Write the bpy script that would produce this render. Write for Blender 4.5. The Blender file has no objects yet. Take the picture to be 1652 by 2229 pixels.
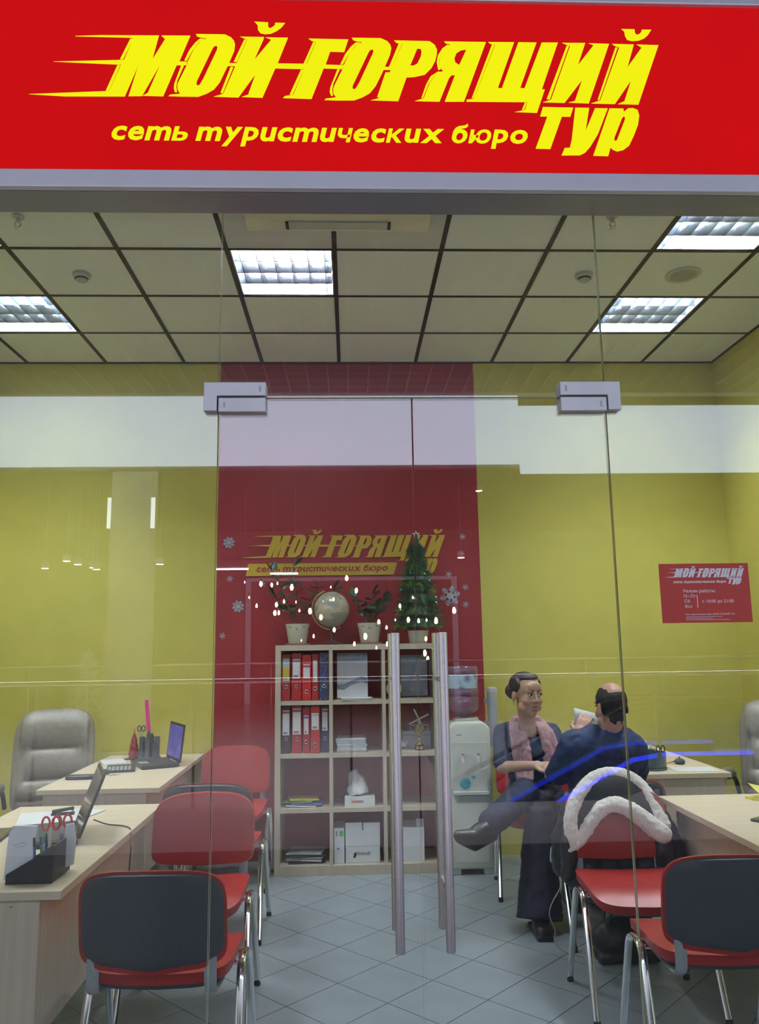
import bpy, bmesh, math, random
from math import sin, cos, pi, radians, sqrt
from mathutils import Vector, Matrix
from mathutils.geometry import tessellate_polygon
random.seed(11)
SC = bpy.context.scene
COL = SC.collection

# ---------------------------------------------------------------- camera
CAM_Z, F_PX, PITCH, YAW, ROLL = 1.505, 1711.7, 0.16498, 0.03892, -0.014647
fw = Vector((sin(YAW) * cos(PITCH), cos(YAW) * cos(PITCH), sin(PITCH)))
rt = Vector((cos(YAW), -sin(YAW), 0.0))
up = rt.cross(fw)
rt, up = rt * cos(ROLL) + up * sin(ROLL), -rt * sin(ROLL) + up * cos(ROLL)
cam_data = bpy.data.cameras.new('camera')
cam_data.sensor_fit = 'HORIZONTAL'
cam_data.sensor_width = 36.0
cam_data.lens = F_PX * 36.0 / 1652.0
cam_data.clip_start, cam_data.clip_end = 0.02, 200.0
cam = bpy.data.objects.new('camera', cam_data)
cam.matrix_world = Matrix(((rt.x, up.x, -fw.x, 0), (rt.y, up.y, -fw.y, 0), (rt.z, up.z, -fw.z, CAM_Z), (0, 0, 0, 1)))
COL.objects.link(cam)
SC.camera = cam

# ---------------------------------------------------------------- world and exposure
world = bpy.data.worlds.new('mall_ambience')
SC.world = world
world.use_nodes = True
WBG = world.node_tree.nodes['Background']
WBG.inputs[0].default_value = (0.80, 0.82, 0.95, 1)
WBG.inputs[1].default_value = 0.50
SC.view_settings.view_transform = 'Standard'
SC.view_settings.look = 'None'
SC.view_settings.gamma = 1.0
SC.view_settings.use_curve_mapping = False
SC.view_settings.exposure = 0.58
TUBE_POWER = 200.0          # fluorescent tubes of the shop's ceiling lights
BAND_POWER = 4.0           # luminous fascia on the far side of the corridor
SIGN_POWER = 0.78           # backlight of the sign

fill = bpy.data.lights.new('atrium_fill', 'AREA')      # bluish-white fill, added unseen over the escalator well to brighten the mirrored gallery
fill.shape = 'RECTANGLE'; fill.size, fill.size_y, fill.energy, fill.color = 18.0, 4.0, 1200.0, (0.92, 0.94, 1.0)
fill_o = bpy.data.objects.new('atrium_fill', fill); fill_o.location = (0, -5.8, 6.8); COL.objects.link(fill_o)

# ---------------------------------------------------------------- room dimensions (metres)
XL, XR, YG, YB, HC = -3.071, 2.907, 2.30, 5.90, 3.677
GX = [-1.871 + 0.6 * k for k in range(-2, 8)]
GY = [5.9, 5.3, 4.7, 4.1, 3.5, 2.9, 2.3]
# ---------------------------------------------------------------- materials
MATS = {}
def _nodes(name):
    m = bpy.data.materials.new(name); m.use_nodes = True
    nt = m.node_tree
    return m, nt, nt.nodes['Principled BSDF']

def mat(name, col, rough=0.5, metal=0.0, ns=30.0, na=0.06, bump=0.0, bs=None, emit=0.0, spec=0.5, coat=0.0, sheen=0.0, stretch=None, alpha=1.0, sss=0.0):
    if name in MATS: return MATS[name]
    m, nt, b = _nodes(name)
    tc = nt.nodes.new('ShaderNodeTexCoord')
    src = tc.outputs['Object']
    if stretch:
        mp = nt.nodes.new('ShaderNodeMapping'); mp.inputs['Scale'].default_value = stretch
        nt.links.new(src, mp.inputs[0]); src = mp.outputs[0]
    nz = nt.nodes.new('ShaderNodeTexNoise'); nz.inputs['Scale'].default_value = ns; nz.inputs['Detail'].default_value = 3
    nt.links.new(src, nz.inputs['Vector'])
    rp = nt.nodes.new('ShaderNodeValToRGB')
    rp.color_ramp.elements[0].position, rp.color_ramp.elements[1].position = 0.3, 0.7
    rp.color_ramp.elements[0].color = (*[c * (1 - na) for c in col], 1)
    rp.color_ramp.elements[1].color = (*[min(1, c * (1 + na)) for c in col], 1)
    nt.links.new(nz.outputs[0], rp.inputs[0])
    nt.links.new(rp.outputs[0], b.inputs['Base Color'])
    b.inputs['Roughness'].default_value = rough
    b.inputs['Metallic'].default_value = metal
    b.inputs['Specular IOR Level'].default_value = spec
    b.inputs['Coat Weight'].default_value = coat
    b.inputs['Sheen Weight'].default_value = sheen
    b.inputs['Alpha'].default_value = alpha
    if sss:
        b.inputs['Subsurface Weight'].default_value = sss; b.inputs['Subsurface Scale'].default_value = 0.01
    if bump:
        n2 = nt.nodes.new('ShaderNodeTexNoise'); n2.inputs['Scale'].default_value = bs or ns; n2.inputs['Detail'].default_value = 4
        nt.links.new(src, n2.inputs['Vector'])
        bp = nt.nodes.new('ShaderNodeBump'); bp.inputs['Strength'].default_value = bump; bp.inputs['Distance'].default_value = 0.01
        nt.links.new(n2.outputs[0], bp.inputs['Height']); nt.links.new(bp.outputs[0], b.inputs['Normal'])
    if emit:
        nt.links.new(rp.outputs[0], b.inputs['Emission Color']); b.inputs['Emission Strength'].default_value = emit
    MATS[name] = m
    return m

def emis(name, col, power, ns=3.0, na=0.03):
    if name in MATS: return MATS[name]
    m = bpy.data.materials.new(name); m.use_nodes = True
    nt = m.node_tree; nt.nodes.clear()
    out = nt.nodes.new('ShaderNodeOutputMaterial'); e = nt.nodes.new('ShaderNodeEmission')
    tc = nt.nodes.new('ShaderNodeTexCoord'); nz = nt.nodes.new('ShaderNodeTexNoise'); nz.inputs['Scale'].default_value = ns
    rp = nt.nodes.new('ShaderNodeValToRGB')
    rp.color_ramp.elements[0].color = (*[c * (1 - na) for c in col], 1)
    rp.color_ramp.elements[1].color = (*[c * (1 + na) for c in col], 1)
    nt.links.new(tc.outputs['Object'], nz.inputs['Vector']); nt.links.new(nz.outputs[0], rp.inputs[0])
    nt.links.new(rp.outputs[0], e.inputs[0]); e.inputs[1].default_value = power
    nt.links.new(e.outputs[0], out.inputs[0])
    MATS[name] = m
    return m

def glass_mat(name, tint, f0=0.045):
    # sheet glass: clear, with the mirror reflection rising towards grazing angles
    m = bpy.data.materials.new(name); m.use_nodes = True
    nt = m.node_tree; nt.nodes.clear()
    N = nt.nodes.new; L = nt.links.new
    out = N('ShaderNodeOutputMaterial'); mix = N('ShaderNodeMixShader'); tr = N('ShaderNodeBsdfTransparent'); gl = N('ShaderNodeBsdfGlossy')
    tr.inputs[0].default_value = (*tint, 1); gl.inputs['Roughness'].default_value = 0.0
    gl.inputs[0].default_value = (0.95, 0.97, 1.0, 1)
    lw = N('ShaderNodeLayerWeight'); lw.inputs[0].default_value = 0.5
    pw = N('ShaderNodeMath'); pw.operation = 'POWER'; pw.inputs[1].default_value = 5.0
    ma = N('ShaderNodeMath'); ma.operation = 'MULTIPLY_ADD'; ma.inputs[1].default_value = 1 - f0; ma.inputs[2].default_value = f0
    L(lw.outputs['Facing'], pw.inputs[0]); L(pw.outputs[0], ma.inputs[0]); L(ma.outputs[0], mix.inputs[0])
    L(tr.outputs[0], mix.inputs[1]); L(gl.outputs[0], mix.inputs[2]); L(mix.outputs[0], out.inputs[0])
    MATS[name] = m
    return m

def laminate(name, a, b_, scale=(1.5, 40, 40), rough=0.45):
    m, nt, b = _nodes(name)
    tc = nt.nodes.new('ShaderNodeTexCoord'); mp = nt.nodes.new('ShaderNodeMapping'); mp.inputs['Scale'].default_value = scale
    nz = nt.nodes.new('ShaderNodeTexNoise'); nz.inputs['Scale'].default_value = 1.6; nz.inputs['Detail'].default_value = 5; nz.inputs['Distortion'].default_value = 0.4
    rp = nt.nodes.new('ShaderNodeValToRGB'); rp.color_ramp.elements[0].position, rp.color_ramp.elements[1].position = 0.3, 0.75
    rp.color_ramp.elements[0].color = (*a, 1); rp.color_ramp.elements[1].color = (*b_, 1)
    nt.links.new(tc.outputs['Object'], mp.inputs[0]); nt.links.new(mp.outputs[0], nz.inputs['Vector'])
    nt.links.new(nz.outputs[0], rp.inputs[0]); nt.links.new(rp.outputs[0], b.inputs['Base Color'])
    b.inputs['Roughness'].default_value = rough
    MATS[name] = m
    return m

def voro(name, a, b_, scale, rough=0.5, lo=0.2, hi=0.5):
    m, nt, b = _nodes(name)
    tc = nt.nodes.new('ShaderNodeTexCoord'); vz = nt.nodes.new('ShaderNodeTexVoronoi'); vz.inputs['Scale'].default_value = scale
    rp = nt.nodes.new('ShaderNodeValToRGB'); rp.color_ramp.elements[0].position, rp.color_ramp.elements[1].position = lo, hi
    rp.color_ramp.elements[0].color = (*a, 1); rp.color_ramp.elements[1].color = (*b_, 1)
    nt.links.new(tc.outputs['Object'], vz.inputs['Vector']); nt.links.new(vz.outputs['Distance'], rp.inputs[0])
    nt.links.new(rp.outputs[0], b.inputs['Base Color']); b.inputs['Roughness'].default_value = rough
    MATS[name] = m
    return m

YELLOW = mat('yellow_paint', (0.59, 0.535, 0.115), 0.6, ns=6, na=0.03, bump=0.05, bs=200)
REDWALL = mat('red_paint', (0.26, 0.008, 0.015), 0.55, ns=6, na=0.04, bump=0.04, bs=200)
WHITEP = mat('white_paint', (0.75, 0.74, 0.72), 0.6, ns=8, na=0.03)
TILE_C = mat('ceiling_board', (0.88, 0.90, 0.91), 0.85, ns=260, na=0.05, bump=0.15, bs=300)
TBAR = mat('bronze_grid', (0.035, 0.022, 0.015), 0.45, ns=20, na=0.1)
FLOOR_T = mat('grey_floor_tile', (0.27, 0.31, 0.345), 0.28, ns=5, na=0.07, bump=0.02, bs=60)
GROUT = mat('dark_grout', (0.035, 0.037, 0.04), 0.8, ns=50)
GLASS = glass_mat('sheet_glass', (0.975, 0.99, 0.98))
GEDGE = mat('glass_edge', (0.42, 0.45, 0.25), 0.15, ns=8, na=0.1)
ALU = mat('brushed_aluminium', (0.27, 0.26, 0.29), 0.38, 0.6, ns=4, na=0.06, stretch=(1, 1, 30))
ALUL = mat('pale_aluminium', (0.60, 0.59, 0.66), 0.45, 0.35, ns=4, na=0.04)
STEEL = mat('satin_steel', (0.74, 0.72, 0.74), 0.27, 0.9, ns=10, na=0.05, stretch=(1, 1, 25))
PATCH = mat('satin_patch_steel', (0.50, 0.48, 0.51), 0.45, 0.6, ns=6, na=0.06)
CHROME = mat('chrome', (0.80, 0.81, 0.83), 0.10, 1.0, ns=10, na=0.02)
BLACKP = mat('black_plastic', (0.018, 0.019, 0.022), 0.42, ns=40, na=0.15)
DARKP = mat('charcoal_shell_plastic', (0.050, 0.058, 0.072), 0.55, ns=180, na=0.12, bump=0.12, bs=400)
GREYP = mat('grey_plastic', (0.30, 0.32, 0.34), 0.5, ns=60, na=0.06)
CREAMP = mat('cream_plastic', (0.57, 0.59, 0.53), 0.4, ns=20, na=0.03)
REDF = mat('red_vinyl', (0.33, 0.020, 0.017), 0.38, ns=90, na=0.07, bump=0.06, bs=300)
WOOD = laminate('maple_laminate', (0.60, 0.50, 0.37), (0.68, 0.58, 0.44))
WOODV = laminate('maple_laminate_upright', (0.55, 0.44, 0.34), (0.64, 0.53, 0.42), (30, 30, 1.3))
SHELFW = laminate('pale_birch_laminate', (0.44, 0.385, 0.30), (0.51, 0.45, 0.355), (12, 30, 2.0))
PAPER = mat('white_paper', (0.66, 0.68, 0.71), 0.7, ns=15, na=0.03)
GREYPAPER = mat('grey_paper', (0.48, 0.50, 0.53), 0.7, ns=15, na=0.05)
# ---------------------------------------------------------------- mesh helpers
class MB:
    def __init__(self): self.v = []; self.f = []; self.mi = []; self.cur = 0
    def add(self, vs, fs):
        o = len(self.v); self.v += [tuple(p) for p in vs]
        for q in fs: self.f.append([o + i for i in q]); self.mi.append(self.cur)
        return self
    def box(self, x0, x1, y0, y1, z0, z1):
        return self.add([(x0, y0, z0), (x1, y0, z0), (x1, y1, z0), (x0, y1, z0), (x0, y0, z1), (x1, y0, z1), (x1, y1, z1), (x0, y1, z1)],
                        [(0, 3, 2, 1), (4, 5, 6, 7), (0, 1, 5, 4), (1, 2, 6, 5), (2, 3, 7, 6), (3, 0, 4, 7)])
    def obox(self, c, s, rx=0, ry=0, rz=0):
        R = Matrix.Rotation(rz, 3, 'Z') @ Matrix.Rotation(ry, 3, 'Y') @ Matrix.Rotation(rx, 3, 'X')
        t = MB().box(-s[0] / 2, s[0] / 2, -s[1] / 2, s[1] / 2, -s[2] / 2, s[2] / 2)
        return self.add([Vector(c) + R @ Vector(p) for p in t.v], t.f)
    def xf(self, other, mx):
        return self.add([mx @ Vector(p) for p in other.v], other.f)
    def tube(self, pts, r, n=10, caps=True, flat=None, upv=None, closed=False):
        # sweep along pts; r number or list; flat = (a, b) radii for oval section with upv giving the b direction
        P = [Vector(p) for p in pts]; m = len(P); vs = []; fs = []
        prev = None
        for i, p in enumerate(P):
            if closed: t = (P[(i + 1) % m] - P[i - 1])
            else: t = P[min(i + 1, m - 1)] - P[max(i - 1, 0)]
            t.normalize()
            if upv is not None: nrm = Vector(upv) - t * Vector(upv).dot(t)
            elif prev is None:
                a = Vector((0, 0, 1)) if abs(t.z) < 0.9 else Vector((1, 0, 0)); nrm = a - t * a.dot(t)
            else: nrm = prev - t * prev.dot(t)
            if nrm.length < 1e-6: nrm = t.orthogonal()
            nrm.normalize(); prev = nrm; bi = t.cross(nrm)
            ri = r[i] if isinstance(r, (list, tuple)) else r
            ra, rb = (flat if flat else (ri, ri))
            for k in range(n):
                a = 2 * pi * k / n
                vs.append(p + bi * (ra * cos(a)) + nrm * (rb * sin(a)))
        for i in range(m if closed else m - 1):
            j = (i + 1) % m
            for k in range(n):
                l = (k + 1) % n
                fs.append((i * n + k, i * n + l, j * n + l, j * n + k))
        if caps and not closed:
            fs.append(tuple(range(n - 1, -1, -1))); fs.append(tuple((m - 1) * n + k for k in range(n)))
        return self.add(vs, fs)
    def cyl(self, p0, p1, r0, r1=None, n=16):
        return self.tube([p0, p1], [r0, r0 if r1 is None else r1], n)
    def lathe(self, prof, n=24, c=(0, 0, 0), sx=1.0, sy=1.0):
        vs = []; fs = []; m = len(prof)
        for (r, z) in prof:
            for k in range(n):
                a = 2 * pi * k / n; vs.append((c[0] + sx * r * cos(a), c[1] + sy * r * sin(a), c[2] + z))
        for i in range(m - 1):
            for k in range(n):
                l = (k + 1) % n; fs.append((i * n + k, i * n + l, (i + 1) * n + l, (i + 1) * n + k))
        fs.append(tuple(range(n - 1, -1, -1))); fs.append(tuple((m - 1) * n + k for k in range(n)))
        return self.add(vs, fs)
    def ell(self, c, r, n=16, m=10, rot=None):
        vs = [(0, 0, 1)]; fs = []
        for i in range(1, m):
            t = pi * i / m
            for k in range(n): vs.append((sin(t) * cos(2 * pi * k / n), sin(t) * sin(2 * pi * k / n), cos(t)))
        vs.append((0, 0, -1)); last = len(vs) - 1
        for k in range(n): fs.append((0, 1 + k, 1 + (k + 1) % n))
        for i in range(m - 2):
            for k in range(n):
                a = 1 + i * n; l = (k + 1) % n; fs.append((a + k, a + n + k, a + n + l, a + l))
        for k in range(n): fs.append((last, last - n + (k + 1) % n, last - n + k))
        if isinstance(r, (int, float)): r = (r, r, r)
        R = rot or Matrix.Identity(3)
        return self.add([Vector(c) + R @ Vector((p[0] * r[0], p[1] * r[1], p[2] * r[2])) for p in vs], fs)
    def cap(self, p0, p1, r0, r1, n=14):
        self.ell(p0, r0, n, 8); self.ell(p1, r1, n, 8)
        return self.tube([p0, p1], [r0, r1], n)
    def limb(self, pts, rs, n=14):
        for i in range(len(pts) - 1): self.cap(pts[i], pts[i + 1], rs[i], rs[i + 1], n)
        return self
    def prism(self, outer, holes, f0, f1):
        # polygon with holes; f0/f1 map (x, y) to the two faces
        loops = [list(outer)] + [list(h) for h in holes]
        flat = [p for l in loops for p in l]
        tris = tessellate_polygon([[Vector((p[0], p[1], 0)) for p in l] for l in loops])
        n = len(flat)
        vs = [f0(*p) for p in flat] + [f1(*p) for p in flat]
        fs = [tuple(t) for t in tris] + [tuple(n + i for i in reversed(t)) for t in tris]
        o = 0
        for l in loops:
            k = len(l)
            for i in range(k): fs.append((o + i, o + (i + 1) % k, n + o + (i + 1) % k, n + o + i))
            o += k
        return self.add(vs, fs)
    def grid(self, fn, nu, nv, closeu=False):
        vs = [fn(i / (nu if closeu else nu - 1), j / (nv - 1)) for j in range(nv) for i in range(nu)]; fs = []
        for j in range(nv - 1):
            for i in range(nu if closeu else nu - 1):
                k = (i + 1) % nu; fs.append((j * nu + i, j * nu + k, (j + 1) * nu + k, (j + 1) * nu + i))
        return self.add(vs, fs)
    def mesh(self, name, mats, smooth=False, bevel=0.0, recalc=True, segs=2):
        me = bpy.data.meshes.new(name); me.from_pydata(self.v, [], self.f)
        mats = mats if isinstance(mats, (list, tuple)) else [mats]
        for m in mats: me.materials.append(m)
        if len(mats) > 1: me.polygons.foreach_set('material_index', self.mi)
        if bevel or recalc:
            bm = bmesh.new(); bm.from_mesh(me)
            if recalc: bmesh.ops.recalc_face_normals(bm, faces=bm.faces[:])
            if bevel:
                ed = [e for e in bm.edges if len(e.link_faces) == 2 and e.calc_face_angle(0) > 0.5]
                bmesh.ops.bevel(bm, geom=ed, offset=bevel, segments=segs, affect='EDGES', profile=0.5, clamp_overlap=True)
            bm.to_mesh(me); bm.free()
        if smooth:
            me.polygons.foreach_set('use_smooth', [True] * len(me.polygons))
            me.set_sharp_from_angle(angle=radians(smooth if smooth > 1 else 50))
        me.update()
        return me
    def build(self, name, mats, parent=None, smooth=False, bevel=0.0, loc=None, rotz=0, segs=2):
        return obj(name, self.mesh(name, mats, smooth, bevel, segs=segs), parent, loc, rotz)

def obj(name, me, parent=None, loc=None, rotz=0):
    o = bpy.data.objects.new(name, me); COL.objects.link(o)
    if parent is not None: o.parent = parent
    if loc is not None: o.location = loc
    if rotz: o.rotation_euler = (0, 0, rotz)
    return o

def tag(o, label=None, cat=None, group=None, kind=None):
    if label: o['label'] = label
    if cat: o['category'] = cat
    if group: o['group'] = group
    if kind: o['kind'] = kind
    return o

def thing(name, label, cat, loc=(0, 0, 0), rotz=0, group=None):
    o = bpy.data.objects.new(name, None); COL.objects.link(o)
    o.location = loc; o.rotation_euler = (0, 0, rotz); o.empty_display_size = 0.1
    return tag(o, label, cat, group)

def dup(root, loc, rotz, label=None, group=None):
    r = root.copy(); COL.objects.link(r); r.location = loc; r.rotation_euler = (0, 0, rotz)
    if label: r['label'] = label
    if group: r['group'] = group
    for ch in list(root.children):
        c = ch.copy(); COL.objects.link(c); c.parent = r
        for g in list(ch.children):
            d = g.copy(); COL.objects.link(d); d.parent = c
    return r

def struct(name, mb, mats, label, bevel=0.0, smooth=False):
    return tag(mb.build(name, mats, None, smooth, bevel), label, None, None, 'structure')

def fuse(name, mb, mats, parent=None, voxel=0.008, smooth=4, loc=None, disp=None, paint=None, factor=0.5):
    # grow overlapping pieces into one continuous skin
    me = mb.mesh(name, mats if isinstance(mats, (list, tuple)) else [mats])
    me.materials.clear()
    o = bpy.data.objects.new(name, me); COL.objects.link(o)
    r = o.modifiers.new('skin', 'REMESH'); r.mode = 'VOXEL'; r.voxel_size = voxel
    if smooth:
        s = o.modifiers.new('smooth', 'SMOOTH'); s.factor = factor; s.iterations = smooth
    if disp:
        tx = bpy.data.textures.new(name, 'CLOUDS'); tx.noise_scale = disp[1]
        d = o.modifiers.new('folds', 'DISPLACE'); d.texture = tx; d.strength = disp[0]; d.mid_level = 0.5
    dg = bpy.context.evaluated_depsgraph_get()
    nm = bpy.data.meshes.new_from_object(o.evaluated_get(dg))
    bpy.data.objects.remove(o); bpy.data.meshes.remove(me)
    nm.name = name
    nm.materials.clear()
    ml = mats if isinstance(mats, (list, tuple)) else [mats]
    for m in ml: nm.materials.append(m)
    nm.polygons.foreach_set('use_smooth', [True] * len(nm.polygons))
    if paint:
        for p in nm.polygons: p.material_index = paint(p.center, p.normal)
    else:
        nm.polygons.foreach_set('material_index', [0] * len(nm.polygons))
    return obj(name, nm, parent, loc)

def text_mesh(txt, size, bold=0.0, shear=0.0, depth=0.001, space=1.0, align='LEFT'):
    cu = bpy.data.curves.new('t', 'FONT'); cu.body = txt; cu.size = size; cu.offset = bold; cu.shear = shear
    cu.extrude = depth; cu.space_character = space; cu.align_x = align; cu.resolution_u = 3
    o = bpy.data.objects.new('t', cu); COL.objects.link(o)
    bpy.context.view_layer.update()
    dg = bpy.context.evaluated_depsgraph_get()
    me = bpy.data.meshes.new_from_object(o.evaluated_get(dg))
    bpy.data.objects.remove(o); bpy.data.curves.remove(cu)
    me.materials.clear()
    return me

def text_on(name, txt, parent, mat_, x, y, z, width=None, height=None, bold=0.0, shear=0.0, size=0.1, facing=-1, align='LEFT', depth=0.0006, rz=0.0):
    # lettering standing upright on a plane facing -Y; (x, z) is the left end of the base line
    me = text_mesh(txt, size, bold, shear, depth, 1.0)
    xs = [v.co.x for v in me.vertices]; ys = [v.co.y for v in me.vertices]
    x0, x1, y0, y1 = min(xs), max(xs), min(ys), max(ys)
    sx = width / (x1 - x0) if width else 1.0
    sy = height / (y1 - y0) if height else sx
    for v in me.vertices:
        a, b, c = v.co
        v.co = (x + (a - x0) * sx, y - c, z + b * sy)
    me.materials.append(mat_); me.update()
    return obj(name, me, parent)

def logo_letters(parent, mat_, ox, oz, s, y, depth, strips=True, split=True, gold=None):
    # the sign's lettering; sign-plane millimetres scaled by s about its lower left streak tip
    def f(yy): return lambda a, b: (ox + (a + 947) * 0.001 * s, yy, oz + (b - 3138) * 0.001 * s)
    allm = MB()
    for outer, holes, st in LOGO:
        m = MB() if split else allm
        m.prism(outer, holes, f(y), f(y - depth))
        if strips:
            for q in st: m.prism(q, [], f(y), f(y - depth))
        if split: m.build('letter', mat_, parent)
    if not split: allm.build('lettering', mat_, parent)

def tagline(parent, mat_, x, y, z, width, xh, shear=0.22, depth=0.0008, bold=0.028):
    # "сеть туристических бюро" in bold italics, letter by letter; xh is the height of the small letters
    SOFT = 'soft'
    words = [['c', 'e', 'm', SOFT], ['m', 'y', 'p', 'u', 'c', 'm', 'u', 'ч', 'e', 'c', 'к', 'u', 'x'], ['б', 'ю', 'p', 'o']]
    cache = {}
    def glyph(ch):
        if ch in cache: return cache[ch]
        if ch == 'б':
            m = MB(); ring = lambda rx, rz, cx, cz, n=20: [(cx + rx * cos(2 * pi * k / n), cz + rz * sin(2 * pi * k / n)) for k in range(n)]
            m.prism(ring(.45, .50, .45, .50), [ring(.19, .27, .45, .48)], lambda a, b: (a, b, 0), lambda a, b: (a, b, 1))
            m.prism([(.0, .50), (.02, .85), (.12, 1.10), (.28, 1.22), (.62, 1.28), (.78, 1.40), (.82, 1.22), (.72, 1.10), (.40, 1.02), (.28, .92), (.24, .78)], [], lambda a, b: (a, b, 0), lambda a, b: (a, b, 1))
            r = (m.v, m.f, .90)
        elif ch == SOFT:
            m = MB(); o = [(0, 0), (0, 1), (.26, 1), (.26, .63), (.56, .63), (.74, .58), (.84, .46), (.86, .32), (.82, .16), (.70, .04), (.52, 0)]
            h_ = [(.26, .44), (.50, .44), (.58, .38), (.59, .30), (.55, .21), (.48, .18), (.26, .18)]
            m.prism(o, [h_], lambda a, b: (a, b, 0), lambda a, b: (a, b, 1))
            r = (m.v, m.f, .86)
        else:
            me = text_mesh(ch, 1.0, bold if ch not in ('ч', 'к', 'б', 'ю') else bold * .8, 0, 0.5)
            vs = [v.co.copy() for v in me.vertices]; fs = [tuple(p.vertices) for p in me.polygons]
            xs = [v.x for v in vs]; ys = [v.y for v in vs]
            x0, x1, y0, y1 = min(xs), max(xs), min(ys), max(ys)
            if ch in ('y', 'p'): s_ = 1.36 / (y1 - y0); base = y1 - 1.0 / s_
            else: s_ = 1.0 / (y1 - y0); base = y0
            vs = [((v.x - x0) * s_, (v.y - base) * s_, v.z + .5) for v in vs]
            r = (vs, fs, (x1 - x0) * s_)
        cache[ch] = r
        return r
    pos = 0.0; lay = []
    for w in words:
        for ch in w:
            g_ = glyph(ch); lay.append((ch, pos)); pos += g_[2] + .13
        pos += .38
    total = pos - .51
    kx = (width - shear * xh) / total
    for ch, p in lay:
        vs, fs, w_ = glyph(ch)
        m = MB(); m.add([(x + (p + a) * kx + shear * b * xh, y - depth * c, z + b * xh) for a, b, c in vs], fs)
        m.build('tagline_letter', mat_, parent)
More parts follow.
